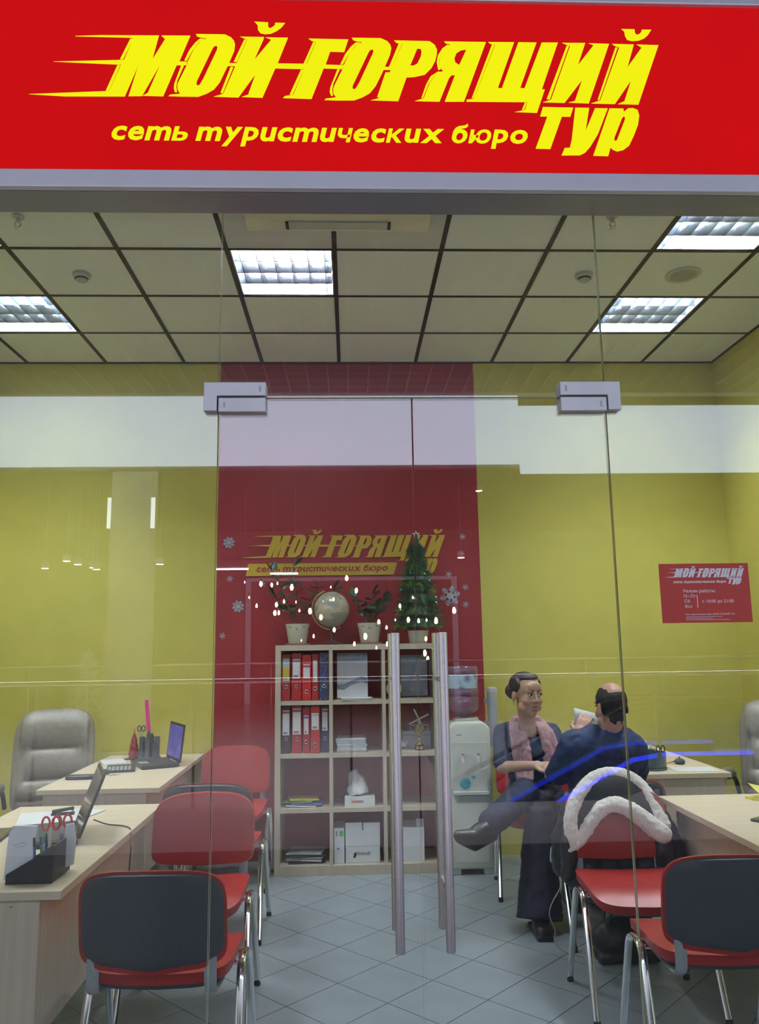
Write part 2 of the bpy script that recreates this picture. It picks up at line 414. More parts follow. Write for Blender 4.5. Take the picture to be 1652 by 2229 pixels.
# logo lettering, millimetres on the sign plane (x, z): outline, holes, inline strips
LOGO = [
    ([(-819,3336),(-745,3340),(-568,3342),(-585,3260),(-549,3330),(-561,3342),(-473,3343),(-504,3254),(-481,3254),(-482,3242),(-512,3241),(-549,3136),(-610,3137),(-595,3147),(-560,3246),(-612,3136),(-652,3135),(-626,3241),(-663,3134),(-840,3132),(-947,3138),(-718,3151),(-710,3151),(-678,3241),(-689,3241),(-880,3248),(-670,3257),(-645,3331),(-657,3333),(-819,3335)], [], [[(-654,3329),(-646,3329),(-673,3259),(-682,3259)],[(-689,3239),(-681,3239),(-711,3152),(-720,3153)]]),
    ([(-456,3349),(-368,3349),(-349,3339),(-340,3327),(-337,3315),(-339,3293),(-354,3251),(-330,3251),(-335,3241),(-358,3241),(-363,3229),(-381,3185),(-398,3161),(-419,3147),(-444,3136),(-493,3136),(-533,3137),(-528,3142),(-499,3145),(-507,3160),(-508,3175),(-504,3187),(-480,3245),(-479,3254),(-462,3295),(-442,3323),(-423,3335),(-442,3337),(-453,3341)], [[(-400,3308),(-393,3310),(-390,3304),(-392,3294),(-431,3196),(-441,3176),(-447,3173),(-451,3178),(-450,3188),(-405,3300)]], [[(-444,3333),(-430,3333),(-446,3321),(-465,3293),(-482,3257),(-489,3258),(-475,3293),(-458,3319)],[(-498,3241),(-490,3240),(-508,3191),(-511,3171),(-508,3150),(-515,3151),(-518,3163),(-517,3179)]]),
    ([(-322,3342),(-249,3342),(-251,3333),(-278,3263),(-227,3333),(-244,3341),(-176,3341),(-207,3252),(-119,3252),(-126,3234),(-214,3235),(-252,3135),(-314,3137),(-295,3145),(-274,3214),(-324,3135),(-398,3137),(-377,3144),(-369,3148),(-335,3241),(-330,3253),(-300,3333),(-311,3337)], [], [[(-309,3333),(-302,3332),(-331,3255),(-340,3256)],[(-349,3238),(-341,3237),(-371,3149),(-378,3150)]]),
    ([(-279,3395),(-237,3393),(-237,3379),(-233,3373),(-226,3375),(-216,3384),(-216,3392),(-185,3392),(-196,3376),(-210,3364),(-228,3354),(-246,3352),(-260,3355),(-268,3367),(-269,3383)], [], []),
    ([(-113,3339),(9,3338),(-4,3294),(-47,3295),(-61,3250),(-6,3249),(-10,3236),(-67,3237),(-104,3133),(-190,3135),(-184,3142),(-159,3146),(-127,3233),(-119,3250),(-90,3327),(-103,3331)], [], [[(-99,3327),(-92,3326),(-120,3252),(-128,3253)],[(-136,3232),(-128,3232),(-161,3147),(-170,3147)]]),
    ([(20,3344),(109,3344),(129,3334),(138,3322),(141,3310),(137,3288),(120,3245),(146,3246),(140,3235),(116,3235),(111,3223),(91,3179),(73,3155),(51,3141),(25,3130),(-24,3129),(-65,3130),(-60,3135),(-30,3139),(-38,3153),(-38,3169),(-34,3181),(-8,3239),(-6,3249),(12,3290),(34,3318),(53,3330),(34,3332),(24,3336)], [[(76,3303),(84,3305),(86,3299),(83,3289),(41,3190),(30,3170),(24,3167),(20,3172),(22,3182),(71,3295)]], [[(32,3328),(46,3328),(30,3316),(10,3288),(-9,3251),(-16,3252),(-1,3287),(17,3314)],[(-25,3235),(-18,3234),(-38,3185),(-41,3165),(-39,3144),(-45,3145),(-49,3157),(-47,3173)]]),
    ([(150,3337),(260,3336),(275,3324),(282,3307),(281,3291),(276,3269),(263,3243),(242,3220),(210,3212),(186,3210),(159,3129),(76,3131),(103,3139),(135,3228),(142,3244),(176,3326),(158,3328)], [[(221,3310),(232,3309),(234,3299),(231,3282),(220,3258),(209,3251),(198,3251),(208,3276)]], [[(164,3326),(174,3325),(142,3245),(133,3246)],[(122,3227),(134,3226),(103,3140),(95,3142)]]),
    ([(305,3336),(435,3336),(360,3130),(301,3129),(335,3220),(325,3220),(317,3211),(285,3129),(210,3130),(237,3140),(256,3191),(275,3219),(299,3234),(290,3245),(287,3267),(298,3300),(324,3326),(310,3329)], [[(373,3309),(349,3255),(337,3264),(335,3278),(342,3296),(356,3306)]], [[(314,3324),(321,3323),(297,3298),(286,3267),(291,3239),(284,3237),(280,3263),(284,3287),(299,3312)],[(282,3231),(293,3231),(273,3218),(254,3191),(235,3141),(230,3141),(245,3186),(260,3215)]]),
    ([(442,3336),(523,3337),(466,3178),(478,3177),(536,3337),(593,3337),(535,3179),(548,3178),(609,3337),(660,3338),(602,3175),(611,3175),(583,3095),(515,3097),(546,3104),(555,3131),(367,3130),(369,3137),(391,3140),(463,3327),(448,3330)], [], [[(453,3327),(461,3326),(391,3142),(384,3142)],[(547,3129),(553,3129),(544,3105),(537,3105)]]),
    ([(673,3337),(746,3338),(719,3261),(772,3331),(756,3337),(821,3336),(745,3129),(682,3131),(702,3137),(728,3208),(670,3130),(603,3131),(628,3140),(698,3328),(684,3332)], [], [[(687,3328),(695,3328),(625,3141),(615,3142)]]),
    ([(830,3336),(899,3335),(874,3256),(923,3325),(908,3335),(977,3334),(899,3127),(835,3128),(856,3138),(881,3208),(826,3128),(752,3129),(781,3140),(852,3324),(839,3329)], [], [[(840,3324),(847,3323),(779,3141),(773,3142)]]),
    ([(863,3389),(905,3389),(905,3377),(910,3369),(920,3373),(926,3381),(928,3388),(958,3388),(946,3369),(933,3357),(915,3349),(894,3347),(879,3351),(873,3365),(872,3380)], [], []),
    ([(602,3115),(696,3114),(685,3083),(659,3083),(618,2974),(573,2975),(614,3083),(592,3083)], [], []),
    ([(702,3114),(745,3114),(730,3037),(763,3113),(803,3113),(767,3025),(741,2983),(724,2963),(707,2954),(651,2953),(662,2978),(678,2979),(685,3005),(692,3049)], [], []),
    ([(808,3113),(851,3113),(852,3102),(866,3114),(881,3115),(895,3109),(899,3090),(893,3058),(877,3020),(861,2988),(842,2973),(823,2968),(810,2973),(803,2981),(794,2952),(748,2953)], [[(850,3086),(854,3085),(854,3077),(824,3005),(816,3003),(817,3014),(845,3080)]], []),
]
# ---------------------------------------------------------------- shop shell
def clip_poly(P, x0, x1, y0, y1):
    def half(P, ins, cut):
        out = []
        for i in range(len(P)):
            a, b = P[i - 1], P[i]
            if ins(a) != ins(b): out.append(cut(a, b))
            if ins(b): out.append(b)
        return out
    for ax, lim, sg in ((0, x0, 1), (0, x1, -1), (1, y0, 1), (1, y1, -1)):
        if not P: return P
        ins = lambda p: sg * (p[ax] - lim) >= 0
        def cut(a, b):
            t = (lim - a[ax]) / (b[ax] - a[ax]); return (a[0] + t * (b[0] - a[0]), a[1] + t * (b[1] - a[1]))
        P = half(P, ins, cut)
    return P

floor = struct('floor', MB().box(XL - .15, XR + .15, YG - .02, YB + .15, -0.10, -0.0025), GROUT, 'grey ceramic floor laid diagonally with dark joints')
h = 0.302 / sqrt(2); g = 0.0029
sq = [(0, -h + g), (h - g, 0), (0, h - g), (-h + g, 0)]
tile_me = MB().prism(sq, [], lambda a, b: (a, b, -0.0024), lambda a, b: (a, b, 0.0)).mesh('floor_tile', FLOOR_T)
for i in range(-40, 41):
    for j in range(-40, 41):
        if (i + j) % 2: continue
        cx, cy = 0.358 + i * h, 4.263 + h + j * h
        if not (XL - h < cx < XR + h and YG - h < cy < YB + h): continue
        P = [(cx + a, cy + b) for a, b in sq]
        Q = clip_poly(P, XL, XR, YG, YB)
        if len(Q) < 3: continue
        if len(Q) == 4 and cx - h > XL and cx + h < XR and cy - h > YG and cy + h < YB:
            obj('floor_tile', tile_me, floor, (cx, cy, 0))
        else:
            ar = abs(sum(Q[k - 1][0] * Q[k][1] - Q[k][0] * Q[k - 1][1] for k in range(len(Q)))) / 2
            if ar < 0.002: continue
            MB().prism([(a - cx, b - cy) for a, b in Q], [], lambda a, b: (a, b, -0.0024), lambda a, b: (a, b, 0.0)).build('floor_tile', FLOOR_T, floor, loc=(cx, cy, 0))

wall_back = struct('wall_back', MB().box(XL - .15, XR + .15, YB, YB + .15, -0.1, HC + .3), YELLOW, 'mustard yellow back wall with a wide dark red painted panel')
MB().box(-0.990, 0.983, YB - 0.004, YB, 0.0, HC).build('painted_panel', REDWALL, wall_back)['label'] = 'dark red painted panel behind the bookcase'
struct('wall_left', MB().box(XL - .15, XL, YG - .02, YB, -0.1, HC + .3), YELLOW, 'mustard yellow side wall behind the beige armchair by the open laptop')
struct('wall_right', MB().box(XR, XR + .15, YG - .02, YB, -0.1, HC + .3), YELLOW, 'mustard yellow side wall behind the armchair by the pencil holder')

# suspended ceiling: boards between a bronze grid
ceiling = struct('ceiling', MB().box(XL - .15, XR + .15, YG - .02, YB + .15, HC + .20, HC + .3), WHITEP, 'suspended ceiling of pale boards in a dark bronze grid')
LIGHTS = {(4, 2): 'a', (8, 1): 'b', (8, 3): 'c', (1, 1): 'd', (1, 3): 'e'}     # (column, row) cells holding a light fitting
AC_CELLS = {(4, 3), (5, 3), (4, 4), (5, 4)}
tmesh = {}
for c in range(10):
    x0 = GX[c]; x1 = GX[c + 1] if c < 9 else XR
    for r in range(6):
        if (c, r) in LIGHTS or (c, r) in AC_CELLS: continue
        y1, y0 = GY[r], GY[r + 1]
        k = round(x1 - x0, 3)
        if k not in tmesh: tmesh[k] = MB().box(0.008, k - 0.008, 0.008, 0.592, 0.0, 0.014).mesh('ceiling_board', TILE_C)
        obj('ceiling_board', tmesh[k], ceiling, (x0, y0, HC + 0.002))
for c in range(1, 10):
    if c == 5:
        MB().box(GX[c] - .013, GX[c] + .013, 3.91, YB, HC - .003, HC + .004).build('grid_runner', TBAR, ceiling)
        MB().box(GX[c] - .013, GX[c] + .013, YG, 2.9, HC - .003, HC + .004).build('grid_runner', TBAR, ceiling)
    else:
        MB().box(GX[c] - .013, GX[c] + .013, YG, YB, HC - .003, HC + .004).build('grid_runner', TBAR, ceiling)
for y in GY[1:-1]:
    segs = [(XL, XR)] if y != 3.5 else [(XL, GX[4]), (GX[6], XR)]
    for a, b in segs: MB().box(a, b, y - .011, y + .011, HC - .002, HC + .004).build('grid_cross_bar', TBAR, ceiling)
MB().box(XL, XR, YB - .018, YB, HC - .006, HC + .004).build('grid_wall_angle', TBAR, ceiling)
MB().box(XR - .018, XR, YG, YB, HC - .006, HC + .004).build('grid_wall_angle', TBAR, ceiling)
MB().box(XL, XL + .018, YG, YB, HC - .006, HC + .004).build('grid_wall_angle', TBAR, ceiling)
MB().box(GX[4] + .012, GX[6] - .012, 2.91, 3.90, HC, HC + .012).box(GX[4] + .012, GX[5] - .013, 3.90, 4.09, HC, HC + .012).box(GX[5] + .013, GX[6] - .012, 3.90, 4.09, HC, HC + .012).build('filler_board', mat('filler_board_grey', (.66, .66, .67), .7, ns=8, na=.03), ceiling)

# recessed light fittings with parabolic louvres
LWHITE = mat('lamp_enamel', (0.62, 0.66, 0.72), 0.4, ns=10, na=0.02)
LMIRROR = mat('louvre_aluminium', (0.66, 0.70, 0.76), 0.14, 1.0, ns=12, na=0.03)
TUBE = emis('fluorescent_tube', (0.90, 0.96, 1.0), TUBE_POWER)
def make_light(label):
    t = thing('ceiling_light', label, 'light', group='louvred ceiling lights')
    w = 0.283
    hb = MB()
    hb.box(-w, w, -w, w, 0.150, 0.155)
    for s in (-1, 1):
        hb.box(s * w - .003, s * w + .003, -w, w, -0.001, 0.150); hb.box(-w, w, s * w - .003, s * w + .003, -0.001, 0.150)
    hb.build('housing', LWHITE, t)
    for k in range(4):
        y = -0.213 + 0.142 * k
        MB().cyl((-w + .02, y, 0.118), (w - .02, y, 0.118), 0.013, n=12).build('tube', TUBE, t, smooth=True)
    lb = MB().prism([(-.003, 0), (.003, 0), (.016, .078), (-.016, .078)], [], lambda a, b: (-w + .004, a, b), lambda a, b: (w - .004, a, b)).mesh('long_blade', LMIRROR)
    for k in range(3): obj('long_blade', lb, t, (0, -0.142 + 0.142 * k, 0.004))
    cb = MB().prism([(-.0015, 0), (.0015, 0), (.011, .060), (-.011, .060)], [], lambda a, b: (a, -w + .004, b), lambda a, b: (a, w - .004, b)).mesh('cross_blade', LMIRROR)
    for k in range(6): obj('cross_blade', cb, t, (-0.2425 + 0.097 * k, 0, 0.006))
    return t
LL = {'a': 'square louvred ceiling light in the board row behind the air conditioner',
      'b': 'square louvred ceiling light beyond the round ceiling speaker', 'c': 'square louvred ceiling light between the round speaker and the glass front',
      'd': 'square louvred ceiling light above the armchair by the open laptop', 'e': 'square louvred ceiling light near the glass, beside the lone sprinkler over the laptops'}
first = None
for (c, r), k in LIGHTS.items():
    loc = (GX[c] + 0.3, GY[r] - 0.3, HC + 0.004)
    if first is None: first = make_light(LL[k]); first.location = loc
    else: dup(first, loc, 0, LL[k])

# air conditioning cassette
ACW = mat('ac_white', (0.82, 0.79, 0.66), 0.45, ns=10, na=0.02)
ac = thing('air_conditioner', 'cream ceiling cassette air conditioner set in a plain board', 'air conditioner', (-0.045, 3.37, HC - .0075))
MB().box(-.475, .475, -.475, .475, -.028, -.001).build('panel', ACW, ac, bevel=.01)
MB().box(-.29, .29, -.29, .29, -.040, -.0285).build('intake_grille', ACW, ac, bevel=.006)
sl = MB().box(-.26, .26, -.004, .004, -.0035, 0).mesh('grille_slot', GREYP)
for k in range(9): obj('grille_slot', sl, ac, (0, -.24 + .06 * k, -.0402))
fl = MB().box(-.255, .255, -.035, .035, -.004, .006)
fm = fl.mesh('air_flap', CREAMP, bevel=.002)
for k in range(4):
    a = k * pi / 2
    o = obj('air_flap', fm, ac, (sin(a) * .40, -cos(a) * .40 if True else 0, -.034), a)
ck = MB().box(-.008, .008, -.03, .03, -.012, .0).mesh('flap_pivot', BLACKP)
for k in range(4):
    a = k * pi / 2
    for s in (-1, 1): obj('flap_pivot', ck, ac, (sin(a) * .40 + cos(a) * .262 * s, -cos(a) * .40 + sin(a) * .262 * s, -.029), a)
for s in (-1, 1):
    MB().box(s * .36 - .045, s * .36 + .045, .21, .25, -.031, -.028).build('corner_slot', DARKP, ac)

def sprinkler(x, y, label):
    t = thing('sprinkler', label, 'sprinkler', (x, y, HC), group='ceiling sprinklers')
    MB().lathe([(.03, -.001), (.03, -.006), (.014, -.012), (.012, -.03)], 16).build('escutcheon', ALUL, t, smooth=True)
    m = MB(); m.tube([(-.012, 0, -.03), (-.016, 0, -.045), (-.004, 0, -.062)], .003, 6); m.tube([(.012, 0, -.03), (.016, 0, -.045), (.004, 0, -.062)], .003, 6)
    m.build('frame_arms', STEEL, t)
    MB().lathe([(.016, -.062), (.018, -.065), (.004, -.068)], 12).build('deflector', STEEL, t)
    return t
sprinkler(-1.674, 3.772, 'small chrome sprinkler above the desk with the two laptops')
sprinkler(1.379, 3.737, 'small chrome sprinkler above the chair with the fur-collared coat')
def smoke(x, y, label):
    t = thing('smoke_detector', label, 'smoke detector', (x, y, HC), group='ceiling smoke detectors')
    MB().lathe([(.052, -.001), (.052, -.014), (.044, -.020), (.040, -.022)], 24).build('base', CREAMP, t, smooth=True)
    MB().lathe([(.038, -.0225), (.036, -.036), (.026, -.044), (.004, -.046)], 24).build('chamber', CREAMP, t, smooth=True)
    v = MB().obox((0, -.0375, -.031), (.020, .004, .007)).mesh('vent', BLACKP)
    for k in range(5): obj('vent', v, t, None, -1.2 + .6 * k)
    return t
smoke(-1.567, 4.412, 'white smoke detector above the desks with the laptops')
smoke(1.424, 4.391, 'white smoke detector beside the round ceiling speaker')
t = thing('ceiling_speaker', 'round white ceiling speaker with perforated grille', 'speaker', (2.03, 4.386, HC))
MB().lathe([(.105, -.001), (.105, -.006), (.092, -.010), (.088, -.008)], 32).build('rim', CREAMP, t, smooth=True)
MB().lathe([(.088, -.003), (.086, -.0075), (.03, -.011), (.002, -.012)], 32).build('grille', mat('speaker_mesh', (.42, .40, .36), .6, ns=400, na=.3), t, smooth=True)

# ---------------------------------------------------------------- glass front
def pane(name, x0, x1, z0, z1, label, y=YG):
    m = MB(); a, b = y - .005, y + .005
    m.add([(x0, a, z0), (x1, a, z0), (x1, a, z1), (x0, a, z1), (x0, b, z0), (x1, b, z0), (x1, b, z1), (x0, b, z1)], [])
    m.cur = 0; m.f += [[0, 1, 2, 3], [5, 4, 7, 6]]; m.mi += [0, 0]
    m.f += [[0, 3, 7, 4], [1, 5, 6, 2], [3, 2, 6, 7], [0, 4, 5, 1]]; m.mi += [1, 1, 1, 1]
    return struct(name, m, [GLASS, GEDGE], label)
ZD, ZT = 2.238, 2.872
pane('window_1', XL, -0.3915, 0.012, ZT, 'fixed clear glass panel in front of the desks with the laptops')
w2 = pane('window_2', 0.7885, XR, 0.012, ZT, 'fixed clear glass panel carrying the red opening-hours notice')
w3 = pane('window_3', -0.3880, 0.7850, ZD + .002, ZT, 'clear glass transom pane over the double door')
d1 = pane('door_1', -0.3875, 0.1900, 0.012, ZD - .002, 'frameless glass door leaf in front of the binders')
d2 = pane('door_2', 0.1945, 0.7845, 0.012, ZD - .002, 'frameless glass door leaf in front of the water cooler')
def handle(parent, x):
    for y, nm in ((2.212, 'outer'), (2.388, 'inner')):
        m = MB(); m.cyl((x, y, 0.704), (x, y, 1.532), 0.0125, n=20)
        s = -1 if y < YG else 1
        for z in (0.84, 1.40): m.cyl((x, y, z), (x, YG + s * .0052, z), 0.008, n=12)
        m.build('pull_bar', STEEL, parent, smooth=True)
handle(d1, 0.124); handle(d2, 0.257)
for s, par_d in ((-1, d1), (1, d2)):
    ed = -0.3895 if s < 0 else 0.7865
    q = lambda x: ed - s * x          # measured inwards from the hinge edge
    L = [(q(-.042), 2.193), (q(-.002), 2.193), (q(-.002), 2.2395), (q(.143), 2.2395), (q(.143), 2.283), (q(-.042), 2.283)]
    K = [(q(.002), 2.190), (q(.143), 2.190), (q(.143), 2.2345), (q(.002), 2.2345)]
    for y0, y1 in ((YG - .026, YG - .0052), (YG + .0052, YG + .026)):
        MB().prism(L, [], lambda a, b: (a, y0, b), lambda a, b: (a, y1, b)).build('patch_fitting', PATCH, w3, bevel=.002)
        MB().prism(K, [], lambda a, b: (a, y0, b), lambda a, b: (a, y1, b)).build('patch_fitting', PATCH, par_d, bevel=.002)
    for y in (YG - .0265,):
        for (cx, cz) in ((q(.125), 2.261), (q(.02), 2.212)):
            MB().box(cx - .003, cx + .003, y, y + .001, cz - .009, cz + .009).build('fitting_seam', ALU, w3 if cz > 2.24 else par_d)
    MB().box(min(q(.0), q(.15)), max(q(.0), q(.15)), YG - .024, YG + .024, 0.014, 0.06).build('floor_patch', STEEL, par_d)

# head channel over the glass and the wall over it
struct('trim_1', MB().box(XL, -0.118, YG - .028, YG + .028, 2.866, 2.914), ALU, 'aluminium head channel over the glass, desk side', bevel=.002)
struct('trim_2', MB().box(-0.1165, XR, YG - .028, YG + .028, 2.866, 2.914), ALU, 'aluminium head channel over the glass, armchair side', bevel=.002)
struct('wall_front', MB().box(XL - .15, XR + .15, YG - .02, YG + .12, 2.9145, 4.30), mat('dark_fascia', (.10, .10, .11), .6), 'dark wall strip above the glass front behind the sign')
struct('wall_front_left', MB().box(XL - 6.0, XL, YG - .05, YG + .12, -.1, 4.30), WHITEP, 'pale corridor wall beside the glass front')
struct('wall_front_right', MB().box(XR, XR + 6.0, YG - .05, YG + .12, -.1, 4.30), WHITEP, 'pale corridor wall at the other end of the glass front')

# ---------------------------------------------------------------- lightbox sign
SRED = emis('sign_red_film', (0.50, 0.0045, 0.0065), SIGN_POWER, ns=2.2, na=0.10)
SYEL = emis('sign_yellow_film', (0.77, 0.76, 0.006), SIGN_POWER, ns=3, na=0.05)
SX0, SX1, SY, SZ0, SZ1 = -2.35, 2.45, 2.15, 2.889, 3.472
sign = thing('lightbox_sign', 'long red lightbox sign with yellow slanted lettering above the glass front', 'sign', (0, 0, 0))
MB().box(SX0 - .05, SX1 + .05, SY + .012, YG - .021, SZ0 - .057, SZ1 + .05).build('box', ALU, sign)
MB().box(SX0, SX1, SY, SY + .010, SZ0, SZ1).build('face_panel', SRED, sign)['label'] = 'backlit red panel'
MB().box(SX0 - .05, SX1 + .05, SY - .012, SY + .0115, SZ0 - .057, SZ0 - .0005).build('frame_rail', ALUL, sign, bevel=.003)
MB().box(SX0 - .05, SX1 + .05, SY - .012, SY + .0115, SZ1 + .0005, SZ1 + .05).build('frame_rail', ALUL, sign, bevel=.003)
MB().box(SX0 - .05, SX0 - .0005, SY - .012, SY + .0115, SZ0, SZ1).build('frame_rail', ALUL, sign, bevel=.003)
MB().box(SX1 + .0005, SX1 + .05, SY - .012, SY + .0115, SZ0, SZ1).build('frame_rail', ALUL, sign, bevel=.003)
logo_letters(sign, SYEL, -0.947, 3.138, 1.0, SY - .0002, .0012)
tagline(sign, SYEL, -0.702, SY - .0005, 2.990, 1.258, .047)
# ---------------------------------------------------------------- visitor chairs (face +Y, origin on the floor under the seat)
CHROMEL = mat('leg_end_rubber', (.02, .02, .02), .7)
def sgnpow(v, p): return math.copysign(abs(v) ** p, v)
def bez(pts, n=8, r=0.05):
    # polyline with rounded corners
    P = [Vector(p) for p in pts]; out = [P[0]]
    for i in range(1, len(P) - 1):
        a, b, c = P[i - 1], P[i], P[i + 1]
        d0 = min(r, (a - b).length * .49); d1 = min(r, (c - b).length * .49)
        p0 = b + (a - b).normalized() * d0; p1 = b + (c - b).normalized() * d1
        for k in range(n + 1):
            t = k / n; out.append(p0 * (1 - t) ** 2 + b * (2 * t * (1 - t)) + p1 * t * t)
    out.append(P[-1])
    return out

def back_surface(off, w, z0, z1, rtop, rbot, sag):
    # a curved panel: returns fn(u, v) on outline-filling polar grid
    zc = (z0 + z1) / 2; hz = (z1 - z0) / 2
    def pt(u, v):
        a = 2 * pi * u
        c, s = cos(a), sin(a)
        ex = 0.42 if s > 0 else 0.20
        x = w * sgnpow(c, ex) * v
        z = zc + hz * sgnpow(s, ex) * v
        if s > 0: z -= sag * (x / w) ** 2 * 0.3 * v
        if s < 0: z += .028 * (x / w) ** 2 * v
        q = (x / w)
        y = -0.228 - 0.058 * (1 - q * q) - 0.16 * (z - z0) + off
        return (x, y, z)
    return pt
def slab_from(pt_a, pt_b, n=48, m=5, round_=0.0):
    mb = MB()
    va = []; 
    rows = [('a', k / m) for k in range(1, m + 1)] + [('b', k / m) for k in range(m, 0, -1)]
    vs = [pt_a(0, 0.0)]
    for which, v in rows:
        f = pt_a if which == 'a' else pt_b
        for i in range(n): vs.append(f(i / n, v))
    vs.append(pt_b(0, 0.0))
    fs = []
    for i in range(n): fs.append((0, 1 + i, 1 + (i + 1) % n))
    R = len(rows)
    for r in range(R - 1):
        for i in range(n):
            a = 1 + r * n; fs.append((a + i, a + n + i, a + n + (i + 1) % n, a + (i + 1) % n))
    a = 1 + (R - 1) * n
    for i in range(n): fs.append((len(vs) - 1, a + (i + 1) % n, a + i))
    return mb.add(vs, fs)

def make_chair(label):
    t = thing('visitor_chair', label, 'chair', group='red visitor chairs')
    # upholstered back and its plastic shell
    fa = back_surface(0.024, 0.232, 0.497, 0.812, .08, .05, .05)
    fb = back_surface(0.002, 0.236, 0.492, 0.815, .08, .05, .05)
    def puff(u, v):
        x, y, z = fa(u, v); return (x, y + 0.012 * (1 - v ** 4), z)
    slab_from(puff, fb).build('backrest', REDF, t, smooth=60)
    ga = back_surface(0.001, 0.231, 0.505, 0.809, .08, .05, .05)
    gb = back_surface(-0.013, 0.222, 0.514, 0.803, .08, .05, .05)
    slab_from(ga, gb).build('back_shell', DARKP, t, smooth=60)
    # seat cushion with a rolled front, and its shell
    def seat(off, k):
        def f(u, v):
            a = 2 * pi * u; c, s = cos(a), sin(a)
            x = 0.232 * k * sgnpow(c, .32) * v; y = 0.005 + 0.212 * k * sgnpow(s, .34) * v
            z = 0.468 + off - 0.030 * max(0, (y - 0.06) / 0.15) ** 2 + 0.014 * (x / .23) ** 2 + (0.008 * (1 - v ** 6) if off >= 0 else 0)
            return (x, y, z)
        return f
    slab_from(seat(0.0, 1.0), seat(-0.034, 0.985)).build('seat', REDF, t, smooth=60)
    slab_from(seat(-0.035, 0.96), seat(-0.052, 0.90)).build('seat_shell', DARKP, t, smooth=60)
    for s in (-1, 1):
        x = s * 0.250
        path = bez([(x * 1.04, 0.235, 0.012), (x, 0.085, 0.452), (x, -0.045, 0.452), (x * 1.04, -0.205, 0.012)], 8, .06)
        half = len(path) // 2
        MB().tube(path[:half + 1], 0.012, 12, flat=(0.0145, 0.0085), upv=(0, 1, 0.3)).build('leg', CHROME, t, smooth=True)
        MB().tube(path[half:], 0.012, 12, flat=(0.0145, 0.0085), upv=(0, 1, -0.3)).build('leg', CHROME, t, smooth=True)
        for y in (0.235, -0.205):
            MB().lathe([(.014, 0), (.015, .004), (.014, .024), (.010, .026)], 12, (x * 1.04, y, 0)).build('leg_cap', CHROMEL, t, smooth=True)
        MB().tube(bez([(s * .185, 0.04, .418), (s * .185, -.18, .418), (s * .185, -.246, .425), (s * .185, -.250, .535)], 6, .05), .012, 10, flat=(.020, .005), upv=(0, .4, 1)).build('back_upright', GREYP, t, smooth=True)
    for y in (0.06, -0.03):
        MB().tube([(-.25, y, .437), (.25, y, .437)], .009, 8).build('cross_bar', CHROME, t, smooth=True)
    return t

chair0 = make_chair('red visitor chair with charcoal back to the glass, beside the pen-tray desk')
chair0.location = (-0.628, 2.955, 0); chair0.rotation_euler = (0, 0, radians(-1.5))
def chair(x, y, deg, label): return dup(chair0, (x, y, 0), radians(deg), label)
chair(-0.690, 3.640, 180, 'empty red visitor chair facing the chair nearest the pen-tray desk, red back to the glass')
chair(-0.735, 4.530, -1, 'red visitor chair between two others, charcoal back just behind a red backrest')
chair(-0.792, 5.410, 180, 'red visitor chair against the red wall beside the bookcase')
chairE = chair(1.262, 2.970, -2, 'red visitor chair with charcoal back to the glass, below the opening-hours notice')
chairF = chair(1.225, 3.570, 178, 'red visitor chair with a fur-collared dark coat hung over its back')
chairG = chair(1.155, 5.090, 173, 'red visitor chair the woman in the pink scarf sits on')
chairH = chair(1.330, 4.330, 4, 'red visitor chair the balding man sits on')

# ---------------------------------------------------------------- desks
def make_desk(label, x0, x1, y0, y1, side):
    # side = +1: visitors sit on the +X side
    cx, cy = (x0 + x1) / 2, (y0 + y1) / 2; hw, hl = (x1 - x0) / 2, (y1 - y0) / 2
    t = thing('office_desk', label, 'desk', (cx, cy, 0), group='maple office desks')
    MB().box(-hw, hw, -hl, hl, 0.715, 0.742).build('desk_top', WOOD, t, bevel=.002)
    v = side * (hw - .075)
    a, b = sorted((-side * (hw - .03), v))
    for s in (-1, 1):
        yy = s * (hl - .035)
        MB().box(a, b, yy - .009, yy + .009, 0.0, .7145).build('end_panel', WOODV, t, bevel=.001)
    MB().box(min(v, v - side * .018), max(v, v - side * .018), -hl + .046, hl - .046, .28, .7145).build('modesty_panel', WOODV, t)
    MB().lathe([(.006, 0), (.006, .002)], 10, (v - side * .09, 0, 0)).build('screw_cap', GREYP, t).location = (0, -hl + .026, .69)
    return t
make_desk('maple office desk by the glass with the pen tray and laptop, facing the red chairs', -1.615, -0.925, 2.70, 4.08, 1)
make_desk('maple office desk against the yellow wall with the open purple-screened laptop', -1.715, -1.050, 4.53, 5.885, 1)
make_desk('maple office desk the man and woman sit at, with the pencil holder', 1.505, 2.180, 4.62, 5.885, -1)
make_desk('maple office desk beside the fur-collared coat, bare but for a yellow note pad and phone', 1.508, 2.22, 2.62, 4.00, -1)

